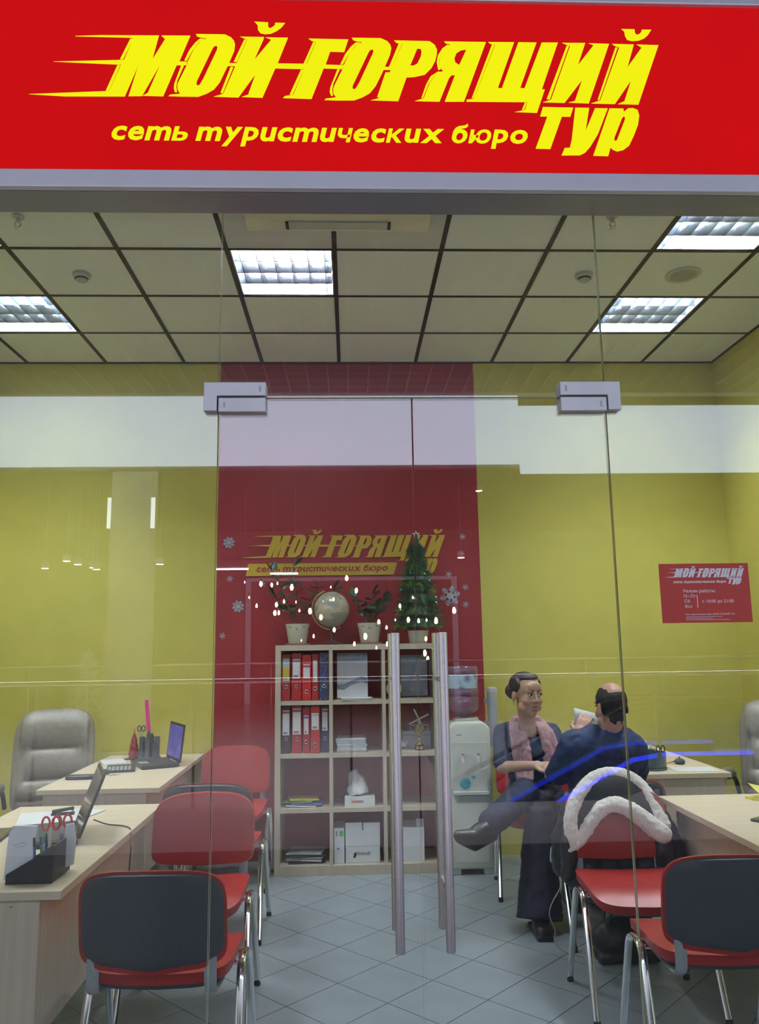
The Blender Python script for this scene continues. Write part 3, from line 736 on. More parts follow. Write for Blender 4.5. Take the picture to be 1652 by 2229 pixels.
# ---------------------------------------------------------------- leather armchairs (face -Y)
LEATH = mat('taupe_leather', (0.225, 0.195, 0.155), 0.42, ns=30, na=0.08, bump=0.10, bs=160)
def make_armchair(label):
    t = thing('office_armchair', label, 'chair', group='taupe leather armchairs')
    def backy(z): return 0.20 + 0.16 * (z - .45)
    segs_ = [(.40, .53), (.53, .655), (.655, .845), (.845, 1.13)]
    def bulge(z):
        for a_, b_ in segs_:
            if a_ <= z <= b_: return max(0.0, sin(pi * (z - a_) / (b_ - a_))) ** .45
        return 0.0
    def outline(u, v):
        a_ = 2 * pi * u; c, s_ = cos(a_), sin(a_)
        ex = .50 if s_ > 0 else .28
        x = .252 * sgnpow(c, ex) * v; z = .77 + .325 * sgnpow(s_, .42 if s_ > 0 else .3) * v
        return x, z
    def front(u, v):
        x, z = outline(u, v); q = abs(x) / .252
        edge = max(0.0, 1 - v ** 6)
        pan = 1.0 if q < .84 else 0.35
        return (x, backy(z) + .03 - .05 * (x / .25) ** 2 - edge * (.03 + .045 * bulge(z) * pan), z)
    def rear(u, v):
        x, z = outline(u, v); return (x, backy(z) + .045 + .04 * (1 - v ** 3) - .05 * (x / .25) ** 2, z)
    slab_from(front, rear, 96, 40).build('backrest', LEATH, t, smooth=75)
    def seatf(u, v):
        a = 2 * pi * u; b = pi * (v - .5); k = max(0, cos(b)) ** .4
        return (.255 * sgnpow(cos(a), .4) * k, -.04 + .25 * sgnpow(sin(a), .4) * k, .445 + .06 * sin(b))
    MB().grid(seatf, 44, 13, True).build('seat', LEATH, t, smooth=True)
    for s in (-1, 1):
        MB().tube(bez([(s * .285, .26, .48), (s * .30, .23, .60), (s * .30, -.16, .63), (s * .285, -.22, .44), (s * .20, -.10, .40)], 8, .12), .018, 10, flat=(.02, .014), upv=(1, 0, 0)).build('arm_frame', BLACKP, t, smooth=True)
        MB().tube(bez([(s * .30, .21, .612), (s * .30, .05, .645), (s * .30, -.12, .642), (s * .298, -.20, .56)], 8, .07), [.018] + [.032] * 18 + [.02], 12).build('arm_pad', LEATH, t, smooth=True)
    MB().cyl((0, 0, .09), (0, 0, .385), .028, n=16).build('gas_column', BLACKP, t, smooth=True)
    for k in range(5):
        a = 2 * pi * k / 5 + .3
        MB().tube([(0, 0, .10), (.16 * cos(a), .16 * sin(a), .095), (.30 * cos(a), .30 * sin(a), .062)], [.03, .024, .016], 8).build('base_spoke', BLACKP, t, smooth=True)
        MB().cyl((.30 * cos(a) - .02 * sin(a), .30 * sin(a) + .02 * cos(a), .028), (.30 * cos(a) + .02 * sin(a), .30 * sin(a) - .02 * cos(a), .028), .028, n=14).build('castor', BLACKP, t, smooth=True)
    return t
arm0 = make_armchair('taupe leather office armchair beside the desk with the purple-screened laptop')
arm0.location = (-1.912, 5.25, 0); arm0.rotation_euler = (0, 0, radians(14))
dup(arm0, (2.66, 5.03, 0), radians(-38), 'taupe leather office armchair beside the desk with the pencil holder')

# ---------------------------------------------------------------- bookcase
BX0, BX1, BY0, BY1 = -0.515, 0.615, 5.505, 5.885
case = thing('bookcase', 'pale birch open bookcase of twelve square cells on the red wall', 'bookcase', (0, 0, 0))
for (a, b) in ((BX0, BX0 + .038), (BX1 - .038, BX1)):
    MB().box(a, b, BY0, BY1, .0, 1.498).build('side_panel', SHELFW, case, bevel=.0015)
MB().box(BX0 + .0382, BX1 - .0382, BY0, BY1, 1.460, 1.498).build('top_panel', SHELFW, case, bevel=.0015)
MB().box(BX0 + .0382, BX1 - .0382, BY0, BY1, 0.0, .062).build('plinth', SHELFW, case, bevel=.0015)
DV = [(-.148, -.124), (.214, .238)]
SH = [(1.095, 1.122), (.747, .774), (.395, .422)]
for a, b in DV: MB().box(a, b, BY0 + .002, BY1, .0622, 1.4598).build('divider', SHELFW, case)
cells_x = [(BX0 + .0382, DV[0][0]), (DV[0][1], DV[1][0]), (DV[1][1], BX1 - .0382)]
for z0, z1 in SH:
    for a, b in cells_x: MB().box(a + .0002, b - .0002, BY0 + .002, BY1, z0, z1).build('shelf', SHELFW, case)
# ---------------------------------------------------------------- water cooler
cool = thing('water_cooler', 'cream floor-standing water cooler with two taps and an upturned bottle', 'water cooler', (0.79, 5.56, 0))
MB().prism([(-.145, .035), (-.145, .93), (-.10, .972), (.10, .972), (.145, .93), (.145, .035)], [], lambda a, b: (a, -.135, b), lambda a, b: (a, .14, b)).build('cabinet', CREAMP, cool, bevel=.018, segs=3, smooth=40)
for s in (-1, 1): MB().box(s * .11 - .035, s * .11 + .035, -.12, .13, 0, .036).build('foot', CREAMP, cool, bevel=.004)
MB().box(-.115, .115, -.139, -.1355, .53, .84).build('tap_recess_panel', mat('recess_grey', (.55, .57, .53), .45, ns=20, na=.03), cool, bevel=.001)
MB().box(-.12, .12, -.165, -.136, .505, .528).build('drip_tray', CREAMP, cool, bevel=.004)
MB().box(-.11, .11, -.1375, -.1355, .08, .47).build('storage_door', CREAMP, cool, bevel=.001)
for s, cl, nm in ((-1, mat('tap_red', (.55, .10, .08), .4), 'hot'), (1, mat('tap_blue', (.12, .20, .50), .4), 'cold')):
    x = s * .052
    tp = MB().cyl((x, -.14, .755), (x, -.172, .752), .012, n=12).cyl((x, -.168, .755), (x, -.170, .715), .010, n=12).build('tap', PAPER, cool, smooth=True)
    MB().box(x - .012, x + .012, -.180, -.154, .766, .773).build('tap_lever', cl, tp, bevel=.003)
TEAL = mat('teal_sticker', (.10, .34, .38), .4, ns=40, na=.25)
MB().lathe([(.036, 0), (.036, .001)], 24).build('round_sticker', TEAL, cool).location = (-.035, -.1395, .575)
MB().lathe([(.012, 0), (.012, .001)], 16).build('round_sticker', TEAL, cool).location = (.022, -.1395, .615)
for o in cool.children:
    if o.name.startswith('round_sticker'): o.rotation_euler = (pi / 2, 0, 0)
MB().box(-.085, -.050, -.1362, -.1351, .885, .892).build('maker_mark', GREYP, cool)
MB().lathe([(.085, 0), (.09, .012), (.075, .02)], 24, (0, 0, .972)).build('bottle_collar', CREAMP, cool, smooth=True)
bot = thing('water_bottle', 'large clear blue-violet water bottle upside down on the cooler', 'bottle', (0.775, 5.56, .985))
BOTT = mat('bottle_plastic', (.20, .10, .16), .12, ns=6, na=.12, spec=.6, coat=.3)
MB().lathe([(.028, 0), (.03, .02), (.07, .035), (.102, .055), (.108, .09), (.108, .135), (.102, .145), (.102, .155), (.108, .165), (.108, .195), (.104, .20), (.104, .300), (.108, .305), (.108, .335), (.098, .352), (.06, .356)], 32).build('bottle_body', BOTT, bot, smooth=45)
BLAB = voro('bottle_label_print', (.10, .16, .28), (.42, .55, .68), 14, .5, .1, .55)
MB().lathe([(.1052, .204), (.1054, .206), (.1054, .294), (.1052, .296)], 32).build('paper_label', BLAB, bot, smooth=True)
cup = thing('cup_dispenser', 'tall grey tube of paper cups fixed to the side of the water cooler', 'cup dispenser', (0.985, 5.60, .80))
MB().lathe([(.030, 0), (.034, .02), (.034, .36)], 20).build('tube', mat('smoky_tube', (.42, .44, .48), .25, ns=10), cup, smooth=True)
MB().lathe([(.037, .358), (.037, .382), (.02, .388)], 20).build('lid', ALUL, cup, smooth=True)
MB().box(-.058, -.03, -.012, .012, .10, .16).box(-.058, -.03, -.012, .012, .28, .31).build('bracket', GREYP, cup)
cups = MB()
for k in range(12): cups.lathe([(.024, -.02 + k * .006), (.028, -.016 + k * .006), (.026, -.014 + k * .006)], 14)
cups.build('paper_cups', PAPER, cup)['kind'] = 'stuff'
# ---------------------------------------------------------------- things in and on the bookcase
BRED = mat('binder_red', (.33, .014, .018), .45, ns=25, na=.08)
BRED2 = mat('binder_bright_red', (.44, .016, .016), .45, ns=25, na=.06)
BBLK = mat('binder_black', (.022, .023, .030), .5, ns=25, na=.1)
BNAV = mat('binder_navy', (.018, .022, .070), .5, ns=25, na=.1)
BMOT = voro('binder_mottled_blue', (.16, .19, .30), (.018, .028, .085), 70, .55, .1, .42)
LABW = mat('binder_label', (.62, .63, .64), .6, ns=60, na=.05)
LABY = mat('label_yellow', (.55, .48, .05), .6)
LABT = mat('label_teal', (.36, .50, .52), .6)
LABR = mat('label_red', (.48, .07, .10), .6)
INK = mat('grey_print', (.22, .22, .24), .7)
def binder(x0, x1, z0, hgt, m, lab, label, yoff=0.0, tilt=0.0, ringz=.095):
    w = x1 - x0 - .002
    t = thing('ring_binder', label, 'binder', ((x0 + x1) / 2, BY0 + .035 + yoff, z0), group='ring binders in the bookcase')
    MB().box(-w / 2, w / 2, 0, .285, .0005, hgt).build('spine_case', m, t, bevel=.003)
    MB().box(-w / 2 + .006, w / 2 - .006, .02, .27, hgt - .002, hgt + .0005).build('page_block', PAPER, t)
    if lab:
        lw, lz0, lz1, top = lab
        lw = min(lw, w - .012)
        MB().box(-lw / 2, lw / 2, -.0012, .0002, lz0, lz1).build('spine_label', LABW, t)
        if top: MB().box(-lw / 2, lw / 2, -.0016, -.0011, lz1 - .022, lz1 - .006).build('label_stripe', top, t)
        if lz1 - lz0 > .1: MB().box(-lw / 2 + .006, lw / 2 - .012, -.0016, -.0011, lz0 + .008, lz0 + .022).build('label_print', INK, t)
    r = MB(); r.tube([(.0105 * cos(2 * pi * k / 18), -.0005, ringz + .0105 * sin(2 * pi * k / 18)) for k in range(18)], .0022, 6, closed=True)
    r.build('finger_ring', STEEL, t, smooth=True)
    h_ = MB().lathe([(.009, 0), (.009, .0006)], 16).build('finger_hole', BLACKP, t); h_.location = (0, .0001, ringz); h_.rotation_euler = (pi / 2, 0, 0)
    if tilt: t.rotation_euler = (0, tilt, 0)
    return t
b1 = binder(-.474, -.414, 1.1225, .312, BRED, (.044, .135, .285, None), 'red ring binder with a yellow and teal spine label, first on the upper shelf')
MB().box(-.022, .022, -.0018, -.0012, .150, .222).build('label_patch', LABY, b1); MB().box(-.022, .022, -.0018, -.0012, .222, .283).build('label_patch', LABT, b1)
binder(-.408, -.338, 1.1225, .318, BRED, (.050, .150, .280, INK), 'wide red ring binder with a grey spine label on the upper shelf')
binder(-.335, -.271, 1.1225, .308, BRED2, (.044, .150, .245, LABR), 'bright red ring binder with a short white label on the upper shelf', ringz=.06)
binder(-.268, -.220, 1.1225, .312, BRED, (.028, .125, .27, None), 'narrow red ring binder next to the mottled blue one', ringz=.08)
binder(-.217, -.151, 1.1225, .320, BMOT, None, 'mottled dark blue ring binder on the upper shelf')
binder(-.474, -.412, .7745, .305, BBLK, (.046, .120, .285, LABR), 'black ring binder with a long white label on the second shelf')
binder(-.404, -.336, .7745, .312, BRED, (.054, .125, .295, LABR), 'red ring binder with a wide long label beside the black one')
binder(-.330, -.280, .7745, .300, BRED, (.030, .125, .25, mat('label_blue', (.08, .12, .35), .6)), 'narrow red ring binder with a blue-topped label on the second shelf', ringz=.075)
binder(-.276, -.212, .7745, .308, BRED2, (.048, .155, .265, LABT), 'bright red ring binder with a square pale label on the second shelf', yoff=-.012, ringz=.055)
binder(-.206, -.152, .7745, .302, BNAV, (.036, .145, .29, LABR), 'navy ring binder at the divider on the second shelf', yoff=.015)

def stack(name, cat, x, y, z, sizes, label, mats_, grp, jitter=.006):
    zz = z
    for k, (w, d, h_) in enumerate(sizes):
        t = thing(name, label[k] if isinstance(label, list) else label, cat, (x + random.uniform(-jitter, jitter), y + random.uniform(-jitter, jitter), zz + .0003), random.uniform(-.05, .05), grp)
        MB().box(-w / 2, w / 2, -d / 2, d / 2, 0, h_ * .14).build('back_cover', mats_[k % len(mats_)], t)
        MB().box(-w / 2 + .001, w / 2 - .002, -d / 2 + .0015, d / 2 - .0015, h_ * .14, h_ * .86).build('pages', GREYPAPER, t)
        MB().box(-w / 2, w / 2, -d / 2, d / 2, h_ * .86, h_).build('front_cover', mats_[k % len(mats_)], t)
        zz += h_ + .0006
PALEBLUE = mat('pale_blue_cover', (.45, .55, .62), .4, ns=10, na=.15)
BROCH = mat('brochure_white', (.62, .61, .63), .35, ns=4, na=.08)
STEELB = mat('brochure_slate', (.20, .25, .30), .35, ns=12, na=.3)
t = thing('brochure', 'tall white brochure with a slate-blue swoosh leaning in the bookcase', 'brochure', (.012, BY0 + .12, 1.1245), 0)
MB().obox((0, .030, .158), (.215, .010, .312), rx=radians(-9)).build('cover', BROCH, t)
def onb(pts, nm, m_):
    R = Matrix.Rotation(radians(-9), 3, 'X')
    f = lambda d: (lambda a, b: tuple(Vector((0, .030, .158)) + R @ Vector((a, -.0052 - d, b))))
    MB().prism(pts, [], f(0), f(.0006)).build(nm, m_, t)
onb([(-.107, .100), (.107, .100), (.107, .155), (-.107, .155)], 'cover_band', STEELB)
onb([(-.105, -.095), (-.06, -.100), (0, -.065), (.06, -.045), (.105, -.060), (.105, -.02), (.06, -.005), (0, -.035), (-.06, -.060), (-.105, -.062)], 'cover_swoosh', STEELB)
stack('magazine', 'magazine', .04, BY0 + .075, 1.1222, [(.21, .15, .006), (.215, .15, .006)], 'thin pale blue magazine lying before the tall white brochure', [PALEBLUE, PAPER], 'magazines under the brochure', .002)
stack('magazine', 'magazine', .004, BY0 + .17, .7742, [(.20, .27, .012), (.205, .27, .010), (.20, .27, .016), (.205, .27, .010), (.20, .26, .014), (.20, .26, .014), (.205, .26, .006)],
      ['lowest, black-covered magazine of the pile in the bookcase', 'white magazine just above the black one in the bookcase pile', 'thick grey magazine in the middle of the bookcase pile', 'white magazine on the thick grey one in the pile', 'pale blue magazine in the bookcase pile', 'thick white magazine second from the top of the pile', 'thin white magazine topmost on the bookcase pile'], [BLACKP, PAPER, GREYPAPER, PAPER, PALEBLUE, PAPER, PAPER], 'magazines piled in the bookcase', .003)
t = thing('alarm_clock', 'small round white clock behind the door handle on the upper shelf', 'clock', (.300, BY0 + .12, 1.1225))
MB().lathe([(.02, -.02), (.052, -.016), (.058, 0), (.052, .016), (.02, .02)], 28, sy=1.0).build('case', CREAMP, t, smooth=True).location = (0, 0, .066)
for o in t.children: o.rotation_euler = (pi / 2, 0, 0)
MB().box(-.035, .035, -.02, .02, 0, .018).build('stand', CREAMP, t, bevel=.004)
t = thing('poster_print', 'dark slate print standing at the back of the upper shelf', 'print', (.455, BY0 + .22, 1.1225))
MB().obox((0, .03, .15), (.19, .008, .29), rx=radians(-8)).build('sheet', STEELB, t)
MB().obox((.02, .022, .15), (.045, .006, .24), rx=radians(-8), ry=.35).build('pale_stripe', GREYP, t)
GOLD = mat('trophy_gold', (.62, .45, .16), .25, .9, ns=20, na=.1)
t = thing('trophy', 'small gold trophy cup on a dark plinth with a windmill cross on top', 'trophy', (.470, BY0 + .10, .7745))
MB().box(-.03, .03, -.03, .03, 0, .035).build('plinth', BLACKP, t, bevel=.002)
MB().box(-.022, .022, -.0315, -.0302, .008, .026).build('plate', GOLD, t)
MB().lathe([(.020, .036), (.018, .05), (.007, .062), (.009, .08), (.006, .09), (.012, .10), (.030, .135), (.036, .17), (.034, .172), (.02, .15)], 24).build('cup', GOLD, t, smooth=True)
for s in (-1, 1):
    MB().tube(bez([(s * .033, 0, .165), (s * .065, 0, .168), (s * .058, 0, .125), (s * .020, 0, .105)], 6, .03), .003, 8).build('cup_handle', GOLD, t, smooth=True)
for k in range(4):
    a = .45 + k * pi / 2
    MB().obox((.038 * cos(a), 0, .205 + .038 * sin(a)), (.075, .004, .010), ry=-a).build('windmill_blade', CREAMP, t)
MB().cyl((0, 0, .17), (0, 0, .206), .005, n=8).build('windmill_stem', CREAMP, t)
t = thing('crumpled_bag', 'crumpled white plastic bag beside the trophy', 'bag', (.345, BY0 + .18, .7745))
m = MB()
for k in range(7): m.ell((random.uniform(-.04, .04), random.uniform(-.03, .03), .025 + random.uniform(0, .02)), (.03, .025, .024), 10, 6)
fuse('bag_body', m, PAPER, t, .006, 1, disp=(.012, .02))
t = thing('carton', 'plain grey carton standing behind the trophy', 'box', (.46, BY0 + .26, .7745))
MB().box(-.10, .10, -.05, .05, 0, .115).build('carton_body', GREYPAPER, t, bevel=.001); MB().box(-.10, .10, -.0508, -.0500, .085, .088).build('lid_seam', INK, t)

# third row: colourful leaflets and a tissue parcel
LEAF_C = [mat('leaflet_%s' % n, c, .5, ns=15, na=.15) for n, c in (('yellow', (.60, .50, .06)), ('green', (.12, .36, .14)), ('blue', (.08, .16, .45)), ('white', (.6, .6, .6)))]
for k, (x, mm, nm) in enumerate(((-.33, 0, 'yellow'), (-.36, 1, 'green'), (-.30, 2, 'blue'), (-.34, 3, 'white'))):
    t = tag(MB().obox((0, 0, .006), (.20, .16, .007), ry=random.uniform(-.03, .03)).build('leaflet', LEAF_C[mm], None, bevel=.001, loc=(x, BY0 + .15 - .01 * k, .4235 + (3 - k) * .0115), rotz=random.uniform(-.2, .2)), nm + ' folded leaflet in the pile on the third shelf', 'leaflet', 'leaflets on the third shelf')
t = thing('paper_packet', 'small white cardboard box with a dark printed strip on the third shelf', 'box', (.055, BY0 + .10, .4225))
MB().box(-.102, .102, -.05, .08, 0, .060).build('box_body', PAPER, t, bevel=.001)
MB().box(-.055, -.02, -.0512, -.0502, .022, .036).build('print_strip', mat('orange_print', (.55, .16, .08), .6), t); MB().box(-.02, .025, -.0512, -.0502, .022, .036).build('print_strip', INK, t)
t = thing('paper_bag', 'crumpled white paper bag standing in the small cardboard box', 'bag', (.05, BY0 + .12, .483))
m = MB().tube([(0, 0, 0), (-.008, .01, .05), (-.02, .02, .10), (-.045, .025, .150)], [.075, .070, .055, .022], 10)
fuse('bag_body', m, PAPER, t, .008, 1, disp=(.03, .05))
# fourth row: dark papers, cartons
for k in range(5):
    t = tag(MB().obox((0, 0, .006), (.24, .19, .010), ry=random.uniform(-.02, .02)).build('document_folder', [BLACKP, GREYPAPER, STEELB, BLACKP, GREYP][k], None, bevel=.001, loc=(-.31, BY0 + .15, .0635 + .0135 * k), rotz=random.uniform(-.3, .3)), ['lowest black folder of the heap at the bottom of the bookcase', 'grey paper folder on the lowest black one in the heap', 'slate-blue folder in the middle of the heap', 'upper black folder of the heap in the bookcase', 'mid-grey folder topmost on the heap in the bookcase'][k], 'folder', 'folders heaped at the bottom of the bookcase')
t = thing('carton', 'narrow white carton with a green square, next to the lettered carton', 'box', (-.085, BY0 + .09, .0625))
MB().box(-.034, .034, -.05, .16, 0, .225).build('carton_body', PAPER, t, bevel=.001)
MB().box(.000, .028, -.0512, -.0502, .172, .205).build('green_square', mat('print_green', (.06, .42, .10), .6), t)
text_on('figure', '1', t, INK, -.022, -.0505, .172, height=.033, width=.010, size=.03); text_on('star_print', '★', t, INK, -.018, -.0505, .085, width=.022, size=.03)
t = thing('carton', 'white carton with black maker lettering low on its front', 'box', (.072, BY0 + .10, .0625))
MB().box(-.115, .115, -.05, .17, 0, .205).build('carton_body', PAPER, t, bevel=.001)
fl_ = MB().obox((-.058, -.052, .180), (.112, .003, .15), rx=.05).obox((.060, -.052, .182), (.108, .003, .145), rx=.04)
MB().obox((-.060, -.0535, .182), (.112, .003, .150), rx=.03).build('carton_flap', PAPER, t); MB().obox((.060, -.0535, .182), (.112, .003, .146), rx=.03).build('carton_flap', PAPER, t)
text_on('lettering', 'mondi', t, BLACKP, -.035, -.0505, .048, width=.085, size=.03, shear=.2)
MB().prism([(-.066, .035), (-.052, .030), (-.044, .045), (-.040, .072), (-.050, .062), (-.062, .060), (-.058, .050)], [], lambda a, b: (a, -.0514, b), lambda a, b: (a, -.0503, b)).build('emblem', BLACKP, t)
t = thing('carton', 'tall white carton behind the door handles at the bottom of the bookcase', 'box', (.40, BY0 + .12, .0625))
MB().box(-.085, .085, -.07, .17, 0, .215).build('carton_body', PAPER, t, bevel=.001); MB().obox((.06, -.04, .235), (.05, .003, .06), rx=-.5).build('carton_flap', PAPER, t)

# ---------------------------------------------------------------- on top of the bookcase
ZT_ = 1.4985
POT = mat('cream_pot', (.56, .56, .48), .45, ns=20, na=.04)
SOIL = mat('potting_soil', (.03, .022, .015), .9, ns=80, na=.4)
LEAFM = mat('glossy_leaf', (.018, .075, .040), .32, ns=30, na=.3)
MOTIF = mat('pot_motif', (.20, .24, .14), .6)
def leaf_mesh(L, W):
    m = MB()
    def f(u, v):
        w = W * sin(pi * min(1, v * 1.02)) ** .7; x = (u - .5) * 2 * w
        return (x, L * v, -.25 * abs(x) + .12 * L * (1 - (2 * v - 1) ** 2))
    return m.grid(f, 5, 9).mesh('leaf', LEAFM, smooth=True, recalc=False)
LEAVES = [leaf_mesh(.075, .025), leaf_mesh(.090, .030), leaf_mesh(.062, .021)]
def potted(x, label, stems, seed):
    rnd = random.Random(seed)
    t = thing('potted_plant', label, 'plant', (x, 5.68, ZT_), group='potted plants on the bookcase')
    p = MB().lathe([(.058, 0), (.062, .004), (.084, .140), (.086, .148), (.080, .148), (.076, .130)], 32).build('pot', POT, t, smooth=40)
    for k in range(10):
        a = 2 * pi * k / 10; z = .112 + (.014 if k % 2 else 0)
        MB().obox((0, -.0815, z), (.018, .003, .010), ry=.6).build('motif', MOTIF, p, rotz=a)
    MB().lathe([(.075, .126), (.074, .130), (.002, .134)], 24).build('soil', SOIL, t)
    MB().lathe([(.085, 0.0), (.090, .010), (.07, .012)], 24).build('saucer', mat('terracotta_saucer', (.30, .14, .11), .6), t, smooth=True).location = (0, 0, .0)
    for (dx, dy, hgt) in stems:
        pts = [Vector((dx * .15, dy * .15, .13)) + Vector((dx * u ** 1.4, dy * u ** 1.4, hgt * u)) for u in [i / 6 for i in range(7)]]
        st = MB().tube(pts, [.005 - .0005 * i for i in range(7)], 6).build('stem', LEAFM, t, smooth=True)
        for i in range(2, 7):
            for s in (-1, 1):
                if rnd.random() < .12: continue
                o = obj('leaf', rnd.choice(LEAVES), st, tuple(pts[i]))
                o.rotation_euler = (rnd.uniform(.1, .9), rnd.uniform(-.4, .4), s * rnd.uniform(.7, 1.5) + rnd.uniform(-.5, .5))
        o = obj('leaf', LEAVES[1], st, tuple(pts[-1])); o.rotation_euler = (1.0, 0, rnd.uniform(0, 6))
    return t
potted(-.375, 'tall spreading green plant in a cream pot left standing by the globe', [(-.16, 0, .40), (-.02, -.03, .43), (.13, 0, .27), (-.14, -.04, .22), (.22, .03, .26)], 3)
potted(.137, 'low dark-leaved plant in a cream pot between globe and small Christmas tree', [(-.09, 0, .20), (.02, -.03, .22), (.11, .02, .17), (.05, -.04, .12)], 5)
# globe
gl = thing('globe', 'antique beige desk globe on a dark stand', 'globe', (-.132, 5.68, ZT_))
m_, nt, b = _nodes('antique_map')
tc = nt.nodes.new('ShaderNodeTexCoord'); nz = nt.nodes.new('ShaderNodeTexNoise'); nz.inputs['Scale'].default_value = 9; nz.inputs['Detail'].default_value = 5
rp = nt.nodes.new('ShaderNodeValToRGB'); rp.color_ramp.elements[0].position = .40; rp.color_ramp.elements[0].color = (.26, .28, .25, 1)
rp.color_ramp.elements[1].position = .62; rp.color_ramp.elements[1].color = (.42, .36, .24, 1)
e_ = rp.color_ramp.elements.new(.5); e_.color = (.32, .32, .24, 1); e_ = rp.color_ramp.elements.new(.52); e_.color = (.50, .46, .36, 1)
nt.links.new(tc.outputs['Object'], nz.inputs['Vector']); nt.links.new(nz.outputs[0], rp.inputs[0]); nt.links.new(rp.outputs[0], b.inputs['Base Color'])
b.inputs['Roughness'].default_value = .15
ANT = m_
MB().ell((0, 0, .248), .128, 36, 20).build('sphere', ANT, gl, smooth=True)
R23 = Matrix.Rotation(radians(-23), 3, 'Y')
arc = [Vector((0, 0, .248)) + R23 @ Vector((-.141 * sin(a), 0, .141 * cos(a))) for a in [pi * k / 20 for k in range(21)]]
BRASS = mat('aged_brass', (.30, .24, .13), .35, .7, ns=30, na=.2)
MB().tube(arc, .004, 8, flat=(.007, .0035), upv=(0, 1, 0)).build('meridian_arc', BRASS, gl, smooth=True)
for e in (arc[0], arc[-1]): MB().ell(e, .008, 10, 6).build('axis_knob', BRASS, gl, smooth=True)
MB().lathe([(.075, 0), (.078, .008), (.05, .018), (.02, .026), (.012, .05), (.012, .11)], 28).build('stand', mat('dark_stained_wood', (.045, .018, .012), .4, ns=20, na=.2), gl, smooth=40)
# small Christmas tree
xt = thing('christmas_tree', 'small green artificial Christmas tree in a cream pot on the bookcase', 'christmas tree', (.485, 5.68, ZT_))
MB().lathe([(.060, 0), (.064, .003), (.075, .085), (.078, .09), (.07, .09)], 24).build('pot', POT, xt, smooth=40)
MB().cyl((0, 0, .05), (0, 0, .74), .012, .004, n=8).build('trunk', mat('trunk_brown', (.06, .035, .02), .8), xt)
NEED = mat('pine_green', (.010, .060, .030), .55, ns=18, na=.5); NEED2 = mat('pine_light_green', (.06, .20, .03), .55, ns=18, na=.4)
rnd = random.Random(4)
for tier in range(7):
    z = .15 + tier * .085; R = .185 * (1 - tier / 8.4)
    m = MB(); m.cur = 0; m.lathe([(R * .15, z + .13), (R * .60, z + .02), (R * .78, z - .035), (R * .1, z - .03)], 14)
    for k in range(38):
        a = 2 * pi * k / 38 + rnd.uniform(-.12, .12); rr = R * rnd.uniform(.75, 1.08); dz = rnd.uniform(-.03, .035)
        tip = Vector((rr * cos(a), rr * sin(a), z + dz - .02)); base = Vector((0, 0, z + .06))
        m.cur = 1 if rnd.random() < .25 else 0
        for q in range(9):
            u = .25 + .75 * q / 8; c = base.lerp(tip, u)
            for w in range(5):
                d = Vector((rnd.uniform(-1, 1), rnd.uniform(-1, 1), rnd.uniform(-.8, 1))).normalized() * .034
                d += (tip - base).normalized() * .014
                sidev = d.orthogonal().normalized() * .0036
                m.add([c - sidev, c + sidev, c + d], [(0, 1, 2)])
    o = m.build('branch_tier', [NEED, NEED2], xt); o['kind'] = 'stuff'
st5 = [(.03 * (1 if k % 2 == 0 else .42) * sin(pi * k / 5), .03 * (1 if k % 2 == 0 else .42) * cos(pi * k / 5)) for k in range(10)]
MB().prism(st5, [], lambda a, b: (a, -.004, .785 + b), lambda a, b: (a, .004, .785 + b)).build('star', mat('silver_star', (.55, .50, .48), .3, .6), xt)
for k in range(9):
    a = -pi / 2 + rnd.uniform(-1.3, 1.3); zz = rnd.uniform(.2, .62); R = .195 * (1 - (zz - .15) / .085 / 7.6)
    MB().ell((R * cos(a), R * sin(a), zz), .011, 12, 8).build('bauble', mat('silver_bauble', (.45, .50, .58), .15, .8), xt, smooth=True)

# ---------------------------------------------------------------- lettering and snowflakes on the red wall
WYEL = mat('wall_yellow_vinyl', (.62, .42, .035), .5, ns=8, na=.04)
wl = thing('wall_logo', 'yellow slanted company lettering with a tagline bar on the red wall', 'wall lettering', (0, YB - .0045, 0))
LS = (0.725 + 0.816) / (0.977 + 0.947)
logo_letters(wl, WYEL, -0.816, 2.149, LS, -.0005, .006, strips=False)
MB().prism([(-.757, 2.102), (.358, 2.101), (.330, 2.010), (-.776, 2.010)], [], lambda a, b: (a, -.006, b), lambda a, b: (a, -.0005, b)).build('tagline_bar', WYEL, wl)
tagline(wl, mat('wall_red_vinyl', (.30, .02, .02), .5), -.700, -.0062, 2.038, .99, .037)
FLK = mat('snowflake_vinyl', (.42, .55, .66), .5, ns=20, na=.05)
def flake(x, z, r, kind, lab):
    m = MB()
    def bar(p, q, w):
        d = Vector((q[0] - p[0], q[1] - p[1])).normalized(); n = Vector((-d.y, d.x)) * w
        m.prism([(p[0] - n.x, p[1] - n.y), (q[0] - n.x, q[1] - n.y), (q[0] + n.x, q[1] + n.y), (p[0] + n.x, p[1] + n.y)], [], lambda a, b: (a, -.0012, b), lambda a, b: (a, 0, b))
    arms = 6 if kind != 2 else 8
    for k in range(arms):
        a = 2 * pi * k / arms + .26
        e = (r * cos(a), r * sin(a)); bar((0, 0), e, r * .07)
        for s in (-1, 1):
            for u, l in (((.45, .34), (.7, .26)) if kind else ((.6, .3),)):
                p = (e[0] * u, e[1] * u); bar(p, (p[0] + r * l * cos(a + s * .9), p[1] + r * l * sin(a + s * .9)), r * .055)
    hx = [(r * .32 * cos(pi * k / 6 + .26), r * .32 * sin(pi * k / 6 + .26)) for k in range(12)]
    m.prism(hx, [], lambda a, b: (a, -.0013, b), lambda a, b: (a, 0, b))
    tag(m.build('snowflake_sticker', FLK, None, loc=(x, YB - .0045, z)), lab, 'sticker', 'snowflake stickers on the red wall')
